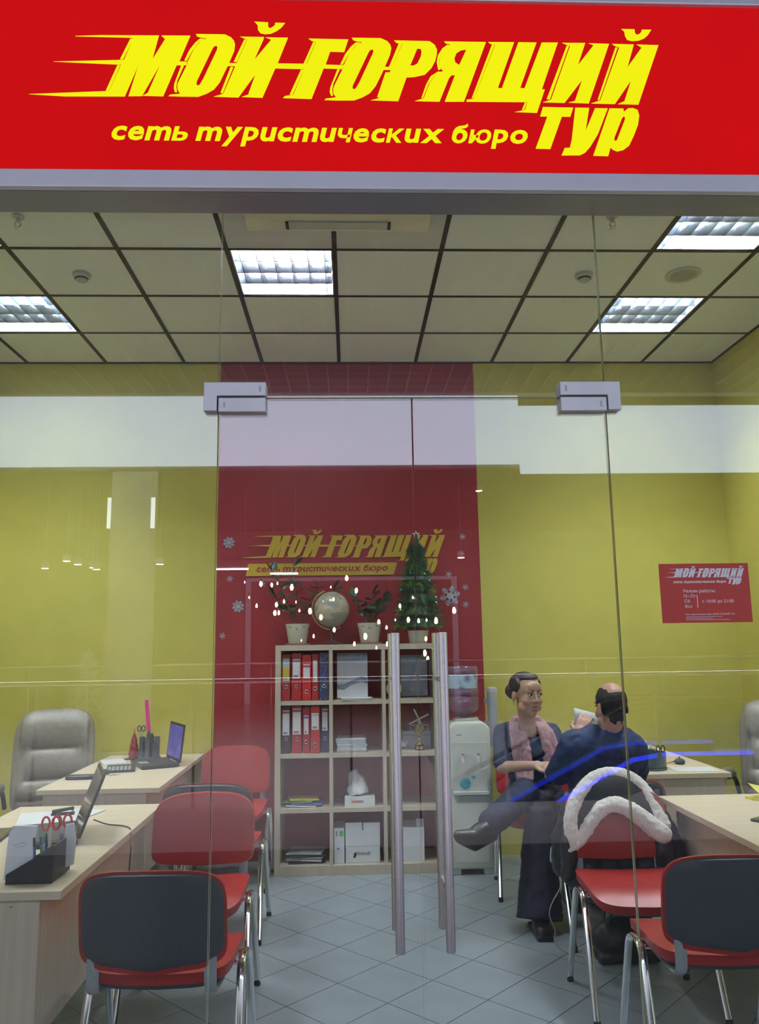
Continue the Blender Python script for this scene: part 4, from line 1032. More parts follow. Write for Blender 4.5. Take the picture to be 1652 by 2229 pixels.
for x, z, r, k, lab in ((-.904, 2.264, .045, 2, 'medium snowflake sticker level with the wall lettering'), (-.829, 1.787, .045, 2, 'medium snowflake sticker beside the tall potted plant'),
                   (.750, 1.845, .078, 1, 'largest snowflake sticker, right beside the small Christmas tree'),):
    flake(x, z, r, k, lab)
for x, z in ((-.893, 1.992), (-.94, 1.573), (-.651, 1.951), (.858, 2.292), (.745, 2.007), (.867, 1.909), (.866, 1.779)):
    flake(x, z, .024, 0, 'small pale blue snowflake sticker on the red wall')
# ---------------------------------------------------------------- things on the desks (desk tops at 0.742)
DZ = 0.7425
SCREEN = emis('laptop_screen', (.10, .09, .30), .7, ns=14, na=.7)
SCRD = mat('laptop_screen_off', (.05, .05, .06), .12, ns=5, na=.2, coat=.4)
KEYS = mat('laptop_keys', (.030, .032, .030), .5, ns=120, na=.4)
def laptop(x, y, rotz, label, w, d, ang, screen):
    # hinge along local Y at x = 0, keyboard towards -X
    t = thing('laptop', label, 'laptop', (x, y, DZ), rotz, 'open laptops')
    base = MB().box(-d, 0, -w / 2, w / 2, .004, .022).build('base', BLACKP, t, bevel=.003)
    MB().box(-d + .09, -.02, -w / 2 + .015, w / 2 - .015, .0221, .0235).build('keyboard', KEYS, base)
    MB().box(-d + .015, -d + .075, -.05, .05, .0221, .0228).build('touchpad', GREYP, base)
    c, s = cos(ang), sin(ang)
    f = lambda off: (lambda a, b: (off * s + b * c, a, .024 - off * c + b * s))
    lid = MB().prism([(-w / 2, 0), (w / 2, 0), (w / 2, d), (-w / 2, d)], [], f(0), f(.010)).build('lid', BLACKP, t, bevel=.002)
    MB().prism([(-w / 2 + .015, .02), (w / 2 - .015, .02), (w / 2 - .015, d - .015), (-w / 2 + .015, d - .015)], [], f(-.0006), f(.0004)).build('screen', screen, lid)
    for q in (-1, 1): MB().cyl((0, q * w * .35 - .02, .022), (0, q * w * .35 + .02, .022), .007, n=10).build('hinge', BLACKP, t)
    for q in (-d + .02, -.02):
        for s_ in (-1, 1): MB().lathe([(.008, 0), (.008, .004)], 8, (q, s_ * (w / 2 - .03), 0)).build('rubber_foot', CHROMEL, t)
    return t
laptop(-1.175, 5.42, radians(27), 'open black laptop with a lit purple screen on the desk by the wall', .34, .235, radians(84), SCREEN)
laptop(-1.135, 3.46, radians(20), 'open black laptop with a dark screen on the desk by the glass', .37, .25, radians(70), SCRD)
ORG = mat('slate_plastic', (.085, .105, .115), .5, ns=40, na=.1)
ORGT = mat('smoky_teal_plastic', (.07, .12, .14), .3, ns=20, na=.12)
def scissors(parent, x, y, z, m_, s=1.0, rz=0.0):
    r = MB()
    for q in (-1, 1): r.tube([(x + q * .017 * s + .013 * s * cos(2 * pi * k / 14), y, z + .10 * s + .021 * s * sin(2 * pi * k / 14)) for k in range(14)], .0038 * s, 8, closed=True)
    sc_ = r.build('scissor_loops', m_, parent, smooth=True)
    MB().obox((x, y, z + .04 * s), (.012 * s, .003, .085 * s)).build('scissor_blades', STEEL, parent)
def organiser(x, y, label, m_, r, hgt, n=8):
    t = thing('desk_organiser', label, 'organiser', (x, y, DZ), group='desk organisers')
    MB().lathe([(r, 0), (r, .012), (r * .9, .014)], 28).build('turntable', m_, t, smooth=40)
    poly = MB()
    for k in range(n):
        a = 2 * pi * k / n; hh = hgt * (.75 if k % 2 else 1.0)
        c = (r * .68 * cos(a), r * .68 * sin(a))
        MB().prism([(c[0] + r * .30 * cos(a + b), c[1] + r * .30 * sin(a + b)) for b in (-2.2, -.75, .75, 2.2)], [[(c[0] + r * .25 * cos(a + b), c[1] + r * .25 * sin(a + b)) for b in (-2.2, -.75, .75, 2.2)]], lambda p, q: (p, q, .0145), lambda p, q: (p, q, hh)).build('compartment', m_, t)
    MB().cyl((0, 0, .0145), (0, 0, hgt * 1.15), r * .30, n=16).build('core', m_, t, smooth=40)
    return t
o1 = organiser(-1.395, 5.69, 'slate grey carousel organiser beside the red toy tree on the desk by the wall', ORG, .075, .145)
sp = thing('pink_stick', 'bright pink rod standing in the slate carousel organiser', 'rod', (-1.40, 5.69, DZ + .168))
MB().obox((-.014, 0, .115), (.026, .010, .225), ry=radians(-6)).build('rod', mat('hot_pink', (.75, .02, .30), .4, ns=10, na=.05), sp, bevel=.004)
MB().cyl((0, 0, 0), (-.002, 0, .012), .008, n=10).build('clip', ORG, sp)
sc1 = thing('scissors', 'black-handled scissors in the slate carousel organiser', 'scissors', (-1.455, 5.69, DZ + .05)); scissors(sc1, 0, 0, .06, BLACKP, .9)
rtn = thing('toy_tree', 'small dark red fir-shaped ornament on the desk by the wall', 'ornament', (-1.53, 5.80, DZ))
MB().lathe([(.034, 0), (.038, .02), (.026, .06), (.030, .062), (.020, .10), (.024, .102), (.012, .14), (.002, .165)], 20).build('cone', mat('ornament_red', (.30, .025, .035), .5, ns=60, na=.3), rtn, smooth=30)
MB().lathe([(.002, .165), (.006, .172), (.002, .195)], 8).build('finial', GOLD, rtn, smooth=True)
def sheet(x, y, rot, w, d, label, m_=PAPER, z=DZ, grp=None, th=.0012):
    return tag(MB().obox((0, 0, th / 2 + .0003), (w, d, th)).build('paper_sheet', m_, None, loc=(x, y, z), rotz=rot), label, 'paper', grp)
nb = thing('notepad', 'white spiral-bound notepad with a deckled edge on the desk by the wall', 'notepad', (-1.59, 5.52, DZ), radians(25))
MB().box(-.075, .075, -.105, .105, 0, .008).build('pages', PAPER, nb)
for k in range(16): MB().tube([(.077, -.098 + .013 * k + .002 * sin(a), .005 + .006 * cos(a)) for a in (0, 1.5, 3, 4.5)], .001, 5).build('wire_ring', STEEL, nb)
t = thing('glasses_case', 'long black case lying at the near edge of the desk by the wall', 'case', (-1.585, 4.87, DZ), radians(4))
MB().box(-.085, .085, -.03, .03, 0, .024).build('case_body', BLACKP, t, bevel=.010, segs=3, smooth=40); MB().box(-.0853, .0853, -.0303, .0303, .0115, .0125).build('case_seam', DARKP, t)
t = thing('calculator', 'black desktop calculator with rows of keys near the laptop keyboard', 'calculator', (-1.43, 5.135, DZ), radians(12))
MB().add([(-.085, -.055, 0), (.085, -.055, 0), (.085, .055, 0), (-.085, .055, 0), (-.085, -.055, .012), (.085, -.055, .012), (.085, .055, .034), (-.085, .055, .034)], [(0, 3, 2, 1), (4, 5, 6, 7), (0, 1, 5, 4), (1, 2, 6, 5), (2, 3, 7, 6), (3, 0, 4, 7)]).build('body', BLACKP, t, bevel=.003)
km = MB().box(-.009, .009, -.006, .006, 0, .004).mesh('key', GREYP)
for i in range(6):
    for j in range(4):
        y = -.045 + j * .017; o = obj('key', km, t, (-.068 + i * .024, y, .0125 + (y + .055) * .2)); o.rotation_euler = (.197, 0, 0)
MB().obox((.0, .034, .0315), (.15, .026, .003), rx=.197).build('display', SCRD, t)
t = thing('key_wallet', 'yellow and black leather key pouch with a ring of keys', 'key pouch', (-1.50, 5.02, DZ), radians(-10))
m = MB().ell((0, 0, .016), (.042, .026, .016), 16, 8); m.build('pouch', BLACKP, t, smooth=True); MB().ell((-.008, .005, .021), (.030, .018, .012), 14, 7).build('flap', mat('pouch_yellow', (.55, .42, .04), .5), t, smooth=True)
MB().tube([(.055 + .012 * cos(2 * pi * k / 12), -.01 + .012 * sin(2 * pi * k / 12), .004) for k in range(12)], .0012, 6, closed=True).build('ring', STEEL, t)
for a in (-.6, -1.4, .2): MB().obox((.06 + .025 * cos(a), -.01 + .025 * sin(a), .003), (.04, .009, .002), rz=a).build('key', STEEL, t)
t = thing('mobile_phone', 'black mobile phone beside the slate organiser', 'phone', (-1.50, 5.69, DZ), radians(75))
MB().box(-.07, .07, -.035, .035, 0, .009).build('body', BLACKP, t, bevel=.003); MB().box(-.06, .06, -.031, .031, .0091, .0095).build('screen', SCRD, t)
# near desk with the pen tray
t = thing('pen_tray', 'black slanted desk organiser holding white note sheets near the glass', 'organiser', (-1.06, 2.865, DZ), 0)
hz = lambda a: .03 + .085 * (a + .075) / .15
for (x0, x1, y0, y1, nm) in ((-.075, .075, -.085, -.080, 'side_wall'), (-.075, .075, .080, .085, 'side_wall'), (-.075, .075, -.002, .002, 'partition')):
    MB().prism([(x0, 0), (x1, 0), (x1, hz(x1)), (x0, hz(x0))], [], lambda a, b: (a, y0, b), lambda a, b: (a, y1, b)).build(nm, BLACKP, t)
MB().box(-.075, .075, -.080, .080, 0, .004).build('tray_floor', BLACKP, t)
MB().box(-.0755, -.0705, -.080, .080, .004, .03).build('end_wall', BLACKP, t); MB().box(.0705, .0755, -.080, .080, .004, .115).build('end_wall', BLACKP, t); MB().box(.025, .029, -.080, .080, .004, .085).build('partition', BLACKP, t)
nsheet = thing('note_sheets', 'stack of white note sheets with a paper clip leaning in the black tray', 'paper', (-1.095, 2.80, DZ + .006), 0)
MB().prism([(-.055, 0), (.035, .045), (.045, .170), (-.030, .172), (-.045, .15)], [], lambda a, b: (a, .03 - .03, b), lambda a, b: (a, .044 - .03, b)).build('sheets', PAPER, nsheet)
MB().tube(bez([(-.03, -.001, .11), (.012, -.001, .122), (.016, -.001, .112), (-.02, -.001, .102), (-.022, -.001, .108)], 4, .005), .0009, 6).build('paper_clip', STEEL, nsheet)
MB().prism([(.10, .01), (.135, .02), (.14, .10), (.13, .155), (.105, .15)], [], lambda a, b: (a, .10, b), lambda a, b: (a, .115, b)).build('side_sheets', PAPER, nsheet)
REDH = mat('red_handle', (.60, .03, .03), .4)
for k, (dx, dy) in enumerate(((.022, .03), (.052, .055))):
    s_ = thing('scissors', ['red-handled scissors standing in the black desk tray', 'second pair of red-handled scissors in the black tray, nearer the laptop'][k], 'scissors', (-1.06 + dx, 2.865 + dy, DZ + .02), .3 * k); scissors(s_, 0, 0, .045, REDH, 1.0)
PENC = [mat('pen_%s' % n, c, .35) for n, c in (('blue', (.03, .08, .40)), ('green', (.04, .30, .12)), ('white', (.65, .65, .66)), ('black', (.02, .02, .02)), ('pencil', (.55, .22, .06)))]
def pen(x, y, z, L, k, label, lean=(0, 0), grp='pens in the organisers'):
    t = thing('pen', label, 'pen', (x, y, z), 0, grp)
    MB().cyl((0, 0, 0), (lean[0] * .8, lean[1] * .8, L * .8), .0045, n=8).build('barrel', PENC[k], t, smooth=True)
    MB().cyl((lean[0] * .8, lean[1] * .8, L * .8), (lean[0], lean[1], L), .0048, .004, n=8).build('cap', PENC[(k + 3) % 4], t, smooth=True)
for k in range(4): pen(-1.045 + .016 * (k % 2), 2.80 + .018 * k, DZ + .005, .135, k % 3, ['blue', 'green', 'white', 'blue'][k] + ' pen standing in the black desk tray', (random.uniform(-.015, .015), 0))
sheet(-1.40, 3.80, .3, .21, .297, 'loose white printed sheets beside the dark laptop', grp='sheets beside the dark laptop')
sheet(-1.30, 3.83, -.25, .21, .297, 'loose white printed sheets beside the dark laptop', z=DZ + .0018, grp='sheets beside the dark laptop')
sheet(-1.36, 3.70, .1, .21, .297, 'loose white printed sheets beside the dark laptop', z=DZ + .0036, grp='sheets beside the dark laptop')
t = thing('stapler', 'small black stapler on the loose sheets by the dark laptop', 'stapler', (-1.325, 3.84, DZ + .0058), radians(10))
MB().box(-.05, .05, -.014, .014, 0, .010).build('base', BLACKP, t, bevel=.002); MB().obox((0, 0, .022), (.095, .018, .014), ry=-.12).build('arm', BLACKP, t, bevel=.003); MB().cyl((.042, -.012, .016), (.042, .012, .016), .005, n=8).build('pivot', GREYP, t)
t = thing('tablet', 'dark tablet lying at the armchair side of the desk by the glass', 'tablet', (-1.50, 3.46, DZ), radians(8))
MB().box(-.085, .085, -.12, .12, 0, .009).build('body', BLACKP, t, bevel=.003); MB().box(-.075, .075, -.105, .105, .0091, .0096).build('screen', SCRD, t)
cable = MB().tube(bez([(-1.12, 3.63, DZ + .024), (-1.06, 3.62, DZ + .004), (-.99, 3.60, DZ + .004), (-.925, 3.53, DZ + .006), (-.906, 3.44, .68), (-.906, 3.40, .45), (-.915, 3.38, .12), (-.93, 3.38, .004)], 8, .07), .0028, 8)
tag(cable.build('laptop_cable', BLACKP, None, smooth=True), 'thin black cable from the dark laptop hanging over the desk edge', 'cable')
# far right desk
o2 = organiser(1.785, 4.80, 'smoky teal round pencil holder on the desk between the man and the armchair', ORGT, .088, .10)
MB().lathe([(.080, .0146), (.084, .02), (.086, .098), (.083, .098), (.080, .03), (.002, .0148)], 28).build('drum', ORGT, o2, smooth=40)
pn = [(1.745, 4.79, 3), (1.762, 4.80, 3), (1.778, 4.79, 3)]
for k, (x, y, c) in enumerate(pn): pen(x, y, DZ + .015, .155 - .012 * k, c, 'black pen standing in the smoky teal pencil holder', (-.01 + .008 * k, 0))
s_ = thing('scissors', 'dark scissors in the smoky teal pencil holder', 'scissors', (1.845, 4.80, DZ + .01)); scissors(s_, 0, 0, .02, BLACKP, .85)
pen(1.905, 4.93, DZ + .005, .012, 4, 'pencil lying beside the smoky teal pencil holder', (.10, .05), None)
t = thing('computer_mouse', 'dark grey computer mouse on the desk beside the pencil holder', 'mouse', (2.03, 4.98, DZ), 1.2)
fuse('shell', MB().ell((0, 0, .012), (.055, .032, .020), 18, 10), DARKP, t, .005, 2); MB().lathe([(.004, 0), (.004, .012)], 8, (.03, 0, .024)).build('wheel', BLACKP, t)
sheet(2.02, 4.76, -.05, .25, .16, 'open white notebook page at the edge of the desk with the pencil holder', z=DZ)
# near right desk
t = thing('note_pad', 'crumpled yellow sticky note pad on the bare desk', 'note pad', (1.955, 3.86, DZ), .4)
MB().box(-.05, .05, -.05, .05, 0, .012).build('pad', mat('sticky_yellow', (.75, .68, .12), .6), t); MB().obox((0, .0, .040), (.09, .09, .002), rx=.5, ry=.25).build('curled_sheet', mat('sticky_yellow', (.75, .68, .12), .6), t)
MB().ell((.01, -.03, .025), (.02, .012, .010), 10, 6).build('brown_mark', mat('pad_brown', (.35, .20, .02), .6), t, smooth=True)
t = thing('mobile_phone', 'black mobile phone on the bare desk beside the fur-collared coat', 'phone', (1.755, 3.43, DZ), radians(35))
MB().box(-.07, .07, -.037, .037, 0, .011).build('body', BLACKP, t, bevel=.003); MB().box(-.06, .06, -.032, .032, .0111, .0115).build('screen', SCRD, t)
# opening-hours notice on the glass
PRED = mat('notice_red', (.52, .045, .030), .5, ns=10, na=.03, emit=0.0)
PWHT = mat('notice_white', (.75, .76, .80), .5)
no = thing('opening_hours_notice', 'red notice with white lettering and opening hours stuck on the glass', 'notice', (0.9145, YG - .0057, 1.550))
MB().box(0, .2695, -.0008, 0, 0, .174).build('sheet', PRED, no)
logo_letters(no, PWHT, .0145, .134, .242 / 1.924, -.0009, .0004, strips=False, split=True)
def nt_(txt, x, z, w, nm='notice_text', **k): return text_on(nm, txt, no, PWHT, x, -.0010, z, width=w, size=.1, depth=.0002, **k)
tagline(no, PWHT, .040, -.0009, .1165, .160, .0060, depth=.0003)
nt_('Режим работы:', .068, .0885, .097, bold=.0, shear=.15)
nt_('Пн-Пт', .069, .0735, .035); nt_('Сб', .070, .059, .016); nt_('Всх', .071, .044, .021)
MB().box(.1075, .1095, -.0013, -.0008, .043, .082).build('rule', PWHT, no)
nt_('с 10:00 до 21:00', .123, .058, .094)
nt_('Сеть туристических бюро «МОЙ ГОРЯЩИЙ ТУР»', .070, .0225, .148)
for k, w in enumerate((.108, .080, .130)): MB().box(.071, .071 + w, -.0013, -.0008, .0170 - .0045 * k, .0180 - .0045 * k).build('small_print', PWHT, no)
# ---------------------------------------------------------------- people
SKIN = mat('skin', (.50, .30, .22), .5, ns=60, na=.05, sss=.05)
SKINM = mat('skin_ruddy', (.46, .25, .19), .5, ns=60, na=.06, sss=.05)
LIPS = mat('lips', (.36, .11, .10), .45)
HAIRB = mat('brown_hair', (.030, .018, .012), .5, ns=90, na=.5, stretch=(1, 1, .2), bump=.3, bs=120)
HAIRD = mat('dark_cropped_hair', (.012, .009, .008), .7, ns=200, na=.4, bump=.3, bs=400)
EYEW = mat('eye_white', (.62, .60, .58), .2); IRIS = mat('iris', (.03, .02, .015), .15)
BLOUSE = mat('navy_blouse', (.018, .022, .062), .75, ns=60, na=.25, bump=.2, bs=40)
TROUS = mat('dark_navy_trousers', (.008, .010, .030), .8, ns=40, na=.25, bump=.2, bs=20)
SHOE = mat('black_shoe', (.010, .010, .012), .38, ns=40, na=.2)
SCARF = mat('pink_scarf', (.46, .26, .30), .85, ns=50, na=.12, bump=.3, bs=60)
JACK = mat('navy_jacket', (.012, .022, .080), .7, ns=20, na=.3, bump=.25, bs=18)
JEANS = mat('dark_jeans', (.018, .022, .040), .8, ns=60, na=.2)

def V(*a): return Vector(a)
def head_parts(mb, T, fem=True):
    k = .94 if fem else 1.0
    e = lambda c, r: mb.ell(T @ V(*c), r, 16, 10, T.to_3x3())
    e((0, .012, .032), (.074, .092, .086)); e((0, -.026, -.030), (.060 * k, .066, .084)); e((0, -.040, -.082), (.044 * k, .044, .034)); e((0, -.068, -.104), (.020 * k, .016, .015))
    for s in (-1, 1):
        e((s * .036, -.060, -.030), (.026, .026, .028)); e((s * .046, -.030, -.070), (.022, .036, .028))
        e((s * .030, -.079, .026), (.025, .013, .009))
        e((s * .073, .014, -.012), (.009, .020, .030))
    e((0, -.080, .048), (.044, .016, .030))
    mb.cap(T @ V(0, -.088, .016), T @ V(0, -.107, -.026), .0085, .0120); e((-.011, -.098, -.031), (.009, .010, .008)); e((.011, -.098, -.031), (.009, .010, .008))
    e((0, -.086, -.060), (.024, .010, .007)); e((0, -.084, -.073), (.020, .010, .008))
def face_details(parent, T, brow):
    R3 = T.to_3x3()
    for s in (-1, 1):
        ey = MB().ell(T @ V(s * .030, -.0835, .006), (.0140, .0070, .0060), 14, 8, R3).build('eye', EYEW, parent, smooth=True)
        MB().ell(T @ V(s * .030 + .004, -.0895, .006), (.0062, .0028, .0064), 12, 8, R3).build('iris', IRIS, ey, smooth=True)
        MB().tube([T @ V(s * .030 + q * .017, -.0890 + .004 * abs(q), .0135 - .005 * q * q) for q in (-1, -.5, 0, .5, 1)], .0022, 6).build('eyelash_line', HAIRB, parent)
        MB().tube([T @ V(s * (.012 + .036 * q), -.0925 + .010 * q, .0265 + .007 * sin(2.4 * q)) for q in (0, .25, .5, .75, 1)], [.0022, .0034, .0034, .0028, .0014], 6).build('eyebrow', brow, parent)
    MB().tube([T @ V(.025 * q, -.0955 + .009 * q * q, -.0605 + .0025 * (1 - q * q)) for q in (-1, -.5, 0, .5, 1)], [.001, .0034, .0040, .0034, .001], 8).build('lip', LIPS, parent, smooth=True)
    MB().tube([T @ V(.022 * q, -.0935 + .008 * q * q, -.0745 - .002 * (1 - q * q)) for q in (-1, -.5, 0, .5, 1)], [.001, .0036, .0044, .0036, .001], 8).build('lip', LIPS, parent, smooth=True)
def hand(mb, w, d, n, side, curl=.5, s=1.0):
    # wrist w, finger direction d, back-of-hand normal n, side = +1/-1 places the thumb
    d = Vector(d).normalized(); n = Vector(n); n = (n - d * n.dot(d)).normalized(); c = d.cross(n) * side
    P = lambda a, b, h_=0: Vector(w) + d * (a * s) + c * (b * s) + n * (h_ * s)
    mb.cap(P(-.01, 0), P(.02, 0), .026 * s, .030 * s)
    for b in (-.028, -.010, .010, .028): mb.cap(P(.02, b * .7), P(.082, b), .015 * s, .0115 * s)
    for b, L, r in ((-.030, .058, .0085), (-.010, .072, .0092), (.010, .076, .0092), (.030, .070, .0092)):
        p = P(.085, b); a = curl * .5; dirn = d
        for seg, f in ((.45, 1.0), (.32, .92), (.23, .82)):
            dirn = (d * cos(a) - n * sin(a)); q = p + dirn * (L * seg * s); mb.cap(p, q, r * f * s, r * f * .92 * s, 10); p = q; a += curl * .9
    p = P(.018, .030); q = p + (d * .55 + c * .75 - n * .25).normalized() * (.036 * s); mb.cap(p, q, .014 * s, .011 * s, 10)
    q2 = q + (d * .9 + c * .15 - n * .4).normalized() * (.032 * s); mb.cap(q, q2, .011 * s, .0085 * s, 10)

# --- woman on the chair by the water cooler
w_ = thing('person', 'woman in a navy blouse and pink scarf sitting with crossed legs by the water cooler', 'person', (1.14, 5.05, 0))
O = Vector((1.14, 5.05, 0))
def rel(p): return Vector(p) - O
TW = Matrix.Translation(rel((1.055, 4.800, 1.190))) @ Matrix.Rotation(radians(20), 4, 'Z') @ Matrix.Rotation(radians(4), 4, 'X') @ Matrix.Scale(1.04, 4) @ Matrix.Scale(1.07, 4, (1, 0, 0))
SRw, ELRw, WRRw = rel((.930, 4.955, .945)), rel((.892, 4.810, .770)), rel((1.045, 4.640, .800))
SLw, ELLw, WRLw = rel((1.232, 4.965, .940)), rel((1.270, 4.830, .745)), rel((1.185, 4.650, .800))
bm_ = MB(); head_parts(bm_, TW, True)
bm_.limb([TW @ V(0, .020, -.06), rel((1.075, 4.905, 1.03)), rel((1.08, 4.945, .955))], [.052, .052, .075])
bm_.ell(rel((1.13, 5.06, .56)), (.165, .125, .11)); bm_.ell(rel((1.105, 5.02, .72)), (.125, .095, .13)); bm_.ell(rel((1.085, 4.975, .86)), (.145, .10, .13))
bm_.limb([SRw, rel((1.08, 4.95, .965)), SLw], [.052, .062, .052])
bm_.limb([SRw, ELRw, WRRw], [.046, .037, .026]); bm_.limb([SLw, ELLw, WRLw], [.046, .037, .026])
hand(bm_, WRRw, (.86, -.35, .10), (.1, -.3, 1), 1, .55, .92); hand(bm_, WRLw, (-.55, -.60, .10), (0, -.3, 1), -1, .6, .92)
KR, AR = rel((.985, 4.625, .655)), rel((.735, 4.430, .530)); KL, AL = rel((1.050, 4.580, .535)), rel((.990, 4.455, .090))
bm_.limb([rel((1.06, 5.04, .55)), KR, AR], [.078, .056, .038]); bm_.limb([rel((1.21, 5.04, .54)), KL, AL], [.078, .056, .038])
bm_.limb([AR, rel((.655, 4.385, .490)), rel((.575, 4.345, .500))], [.038, .034, .024]); bm_.limb([AL, rel((.985, 4.40, .05)), rel((.965, 4.29, .035))], [.038, .036, .028])
fuse('body', bm_, SKIN, w_, .0055, 3)
face_details(w_, TW, HAIRB)
hm = MB(); R3 = TW.to_3x3()
hm.ell(TW @ V(0, .030, .046), (.084, .086, .080), 20, 12, R3); hm.ell(TW @ V(0, -.014, .098), (.058, .050, .022), 18, 10, R3)
for s in (-1, 1): hm.ell(TW @ V(s * .068, .010, .052), (.012, .046, .044), 14, 8, R3); hm.ell(TW @ V(s * .070, .048, .005), (.013, .030, .040), 14, 8, R3)
hm.ell(TW @ V(-.02, .118, .005), (.046, .036, .044), 16, 10, R3)
fuse('hair', hm, HAIRB, w_, .006, 3, disp=(.006, .012))
MB().tube([TW @ V(-.077 + .004 * cos(a), .004 + .010 * cos(a), -.052 + .011 * sin(a)) for a in [2 * pi * k / 14 for k in range(14)]], .0014, 6, closed=True).build('earring', mat('gold_earring', (.7, .5, .2), .25, .9), w_)
bl = MB()
bl.ell(rel((1.13, 5.06, .58)), (.178, .138, .12)); bl.ell(rel((1.105, 5.02, .72)), (.142, .112, .14)); bl.ell(rel((1.085, 4.972, .855)), (.160, .118, .130))
for s in (-1, 1): bl.ell(rel((1.085 + s * .062, 4.895, .845)), (.066, .060, .060))
bl.limb([SRw + V(0, 0, .002), rel((1.02, 4.962, .968))], [.060, .060]); bl.limb([SLw + V(0, 0, .002), rel((1.14, 4.965, .965))], [.060, .060])
bl.limb([SRw, SRw.lerp(ELRw, .86)], [.060, .056]); bl.limb([SLw, SLw.lerp(ELLw, .86)], [.060, .056])
fuse('blouse', bl, BLOUSE, w_, .008, 4, disp=(.014, .05))
sc_ = MB()
def strip(pts, w0, w1, th=.010):
    P = [rel(p) for p in pts]; n = len(P)
    for i in range(n - 1):
        for q in (-1, -.33, .33, 1):
            a = P[i] + V(q * (w0 + (w1 - w0) * i / n), .006 * abs(q), 0); b = P[i + 1] + V(q * (w0 + (w1 - w0) * (i + 1) / n), .006 * abs(q), 0)
            sc_.cap(a, b, th, th, 8)
strip([(1.005, 4.955, 1.030), (.985, 4.870, .985), (.990, 4.840, .89), (1.000, 4.835, .79), (1.010, 4.80, .70)], .020, .034)
strip([(1.040, 4.865, .96), (1.050, 4.838, .88), (1.055, 4.828, .78), (1.050, 4.80, .70)], .012, .022)
strip([(1.135, 4.960, 1.030), (1.155, 4.870, .985), (1.168, 4.840, .89), (1.180, 4.840, .79), (1.175, 4.81, .705)], .016, .026)
strip([(1.170, 4.955, 1.020), (1.205, 4.880, .955), (1.228, 4.860, .88), (1.240, 4.845, .80), (1.222, 4.82, .74)], .014, .022)
for i in range(9):
    a = -.2 + i * (pi + .4) / 8
    sc_.ell(rel((1.075 + .075 * cos(a), 4.945 + .055 * sin(a), 1.025)), (.026, .024, .026), 10, 6)
fuse('scarf', sc_, SCARF, w_, .006, 2, disp=(.012, .025))
tr = MB(); tr.ell(rel((1.13, 5.05, .55)), (.180, .145, .105))
tr.limb([rel((1.06, 5.03, .56)), KR, KR.lerp(AR, .93)], [.098, .080, .072]); tr.limb([rel((1.21, 5.03, .55)), KL], [.098, .085]); tr.tube([KL + V(0, 0, .04), KL.lerp(AL, .5), AL + V(0, -.02, -.045)], [.080, .098, .125], 18)
fuse('trousers', tr, TROUS, w_, .009, 5, disp=(.016, .06))
for A, B_, Cc, flat in ((AR + V(.01, 0, 0), rel((.640, 4.380, .480)), rel((.560, 4.338, .500)), 0), (AL + V(0, 0, .01), rel((.985, 4.39, .046)), rel((.960, 4.275, .038)), 1)):
    sh = MB().limb([A, A.lerp(B_, .6), B_, Cc], [.046, .050, .046, .030])
    if flat: sh.obox(A.lerp(Cc, .5) + V(0, 0, -.045 if False else -A.lerp(Cc, .5).z + .012), (.085, .24, .022))
    else: sh.limb([A + V(.01, -.005, -.055), B_ + V(.01, 0, -.045), Cc + V(0, 0, -.022)], [.030, .026, .018])
    fuse('shoe', sh, SHOE, w_, .007, 3)

# --- man with his back to the glass
m_o = thing('person', 'balding man in a dark blue jacket seated back to the glass, reading a paper', 'person', (1.34, 4.34, 0))
O = Vector((1.34, 4.34, 0))
TM = Matrix.Translation(rel((1.352, 4.150, 1.160))) @ Matrix.Rotation(pi + radians(8), 4, 'Z') @ Matrix.Rotation(radians(5), 4, 'X') @ Matrix.Rotation(radians(3), 4, 'Y') @ Matrix.Scale(1.04, 4)
SLm, ELm, WLm = rel((1.165, 4.215, .960)), rel((1.120, 4.400, .800)), rel((1.285, 4.545, .980))
SRm, ERm, WRm = rel((1.470, 4.205, .935)), rel((1.515, 4.315, .800)), rel((1.530, 4.560, .800))
bm_ = MB(); head_parts(bm_, TM, False)
bm_.limb([TM @ V(0, .030, -.05), rel((1.342, 4.175, 1.04)), rel((1.335, 4.20, .96))], [.053, .054, .085])
bm_.ell(rel((1.34, 4.37, .57)), (.175, .13, .12)); bm_.ell(rel((1.335, 4.31, .73)), (.16, .115, .15)); bm_.ell(rel((1.33, 4.235, .88)), (.18, .12, .13))
bm_.limb([SLm, rel((1.33, 4.21, .97)), SRm], [.06, .075, .06])
bm_.limb([SLm, ELm, WLm], [.054, .044, .031]); bm_.limb([SRm, ERm, WRm], [.054, .044, .031])
hand(bm_, WLm, (.45, .30, .75), (-.4, -.6, .2), -1, .75, 1.05); hand(bm_, WRm, (.2, .95, .0), (0, .1, 1), 1, .4, 1.05)
K1, A1, K2, A2 = rel((1.235, 4.760, .555)), rel((1.265, 4.720, .090)), rel((1.450, 4.775, .555)), rel((1.430, 4.745, .090))
bm_.limb([rel((1.26, 4.38, .55)), K1, A1], [.085, .062, .044]); bm_.limb([rel((1.42, 4.38, .55)), K2, A2], [.085, .062, .044])
bm_.limb([A1, A1 + V(0, .10, -.05), A1 + V(0, .17, -.055)], [.044, .04, .03]); bm_.limb([A2, A2 + V(0, .10, -.05), A2 + V(0, .17, -.055)], [.044, .04, .03])
TMI = TM.inverted()
def scalp(c, n):
    q = TMI @ c; w = .006 * sin(q.x * 190) + .005 * sin(q.y * 230 + q.z * 120)
    if q.z < -.075 + w or q.length > .16: return 0
    if abs(q.x) > .070 and -.02 < q.y < .040 and q.z < .022: return 0      # ears
    if q.y < (.012 if q.z < .01 else -.030) + w: return 0                  # face and temples
    if q.z < -.045 + w and q.y < .05: return 0
    r2 = (q.x / .047) ** 2 + ((q.y - .020) / .085) ** 2
    if q.z > .070 and r2 < 1.0 + w * 20: return 0                          # bare crown
    return 1
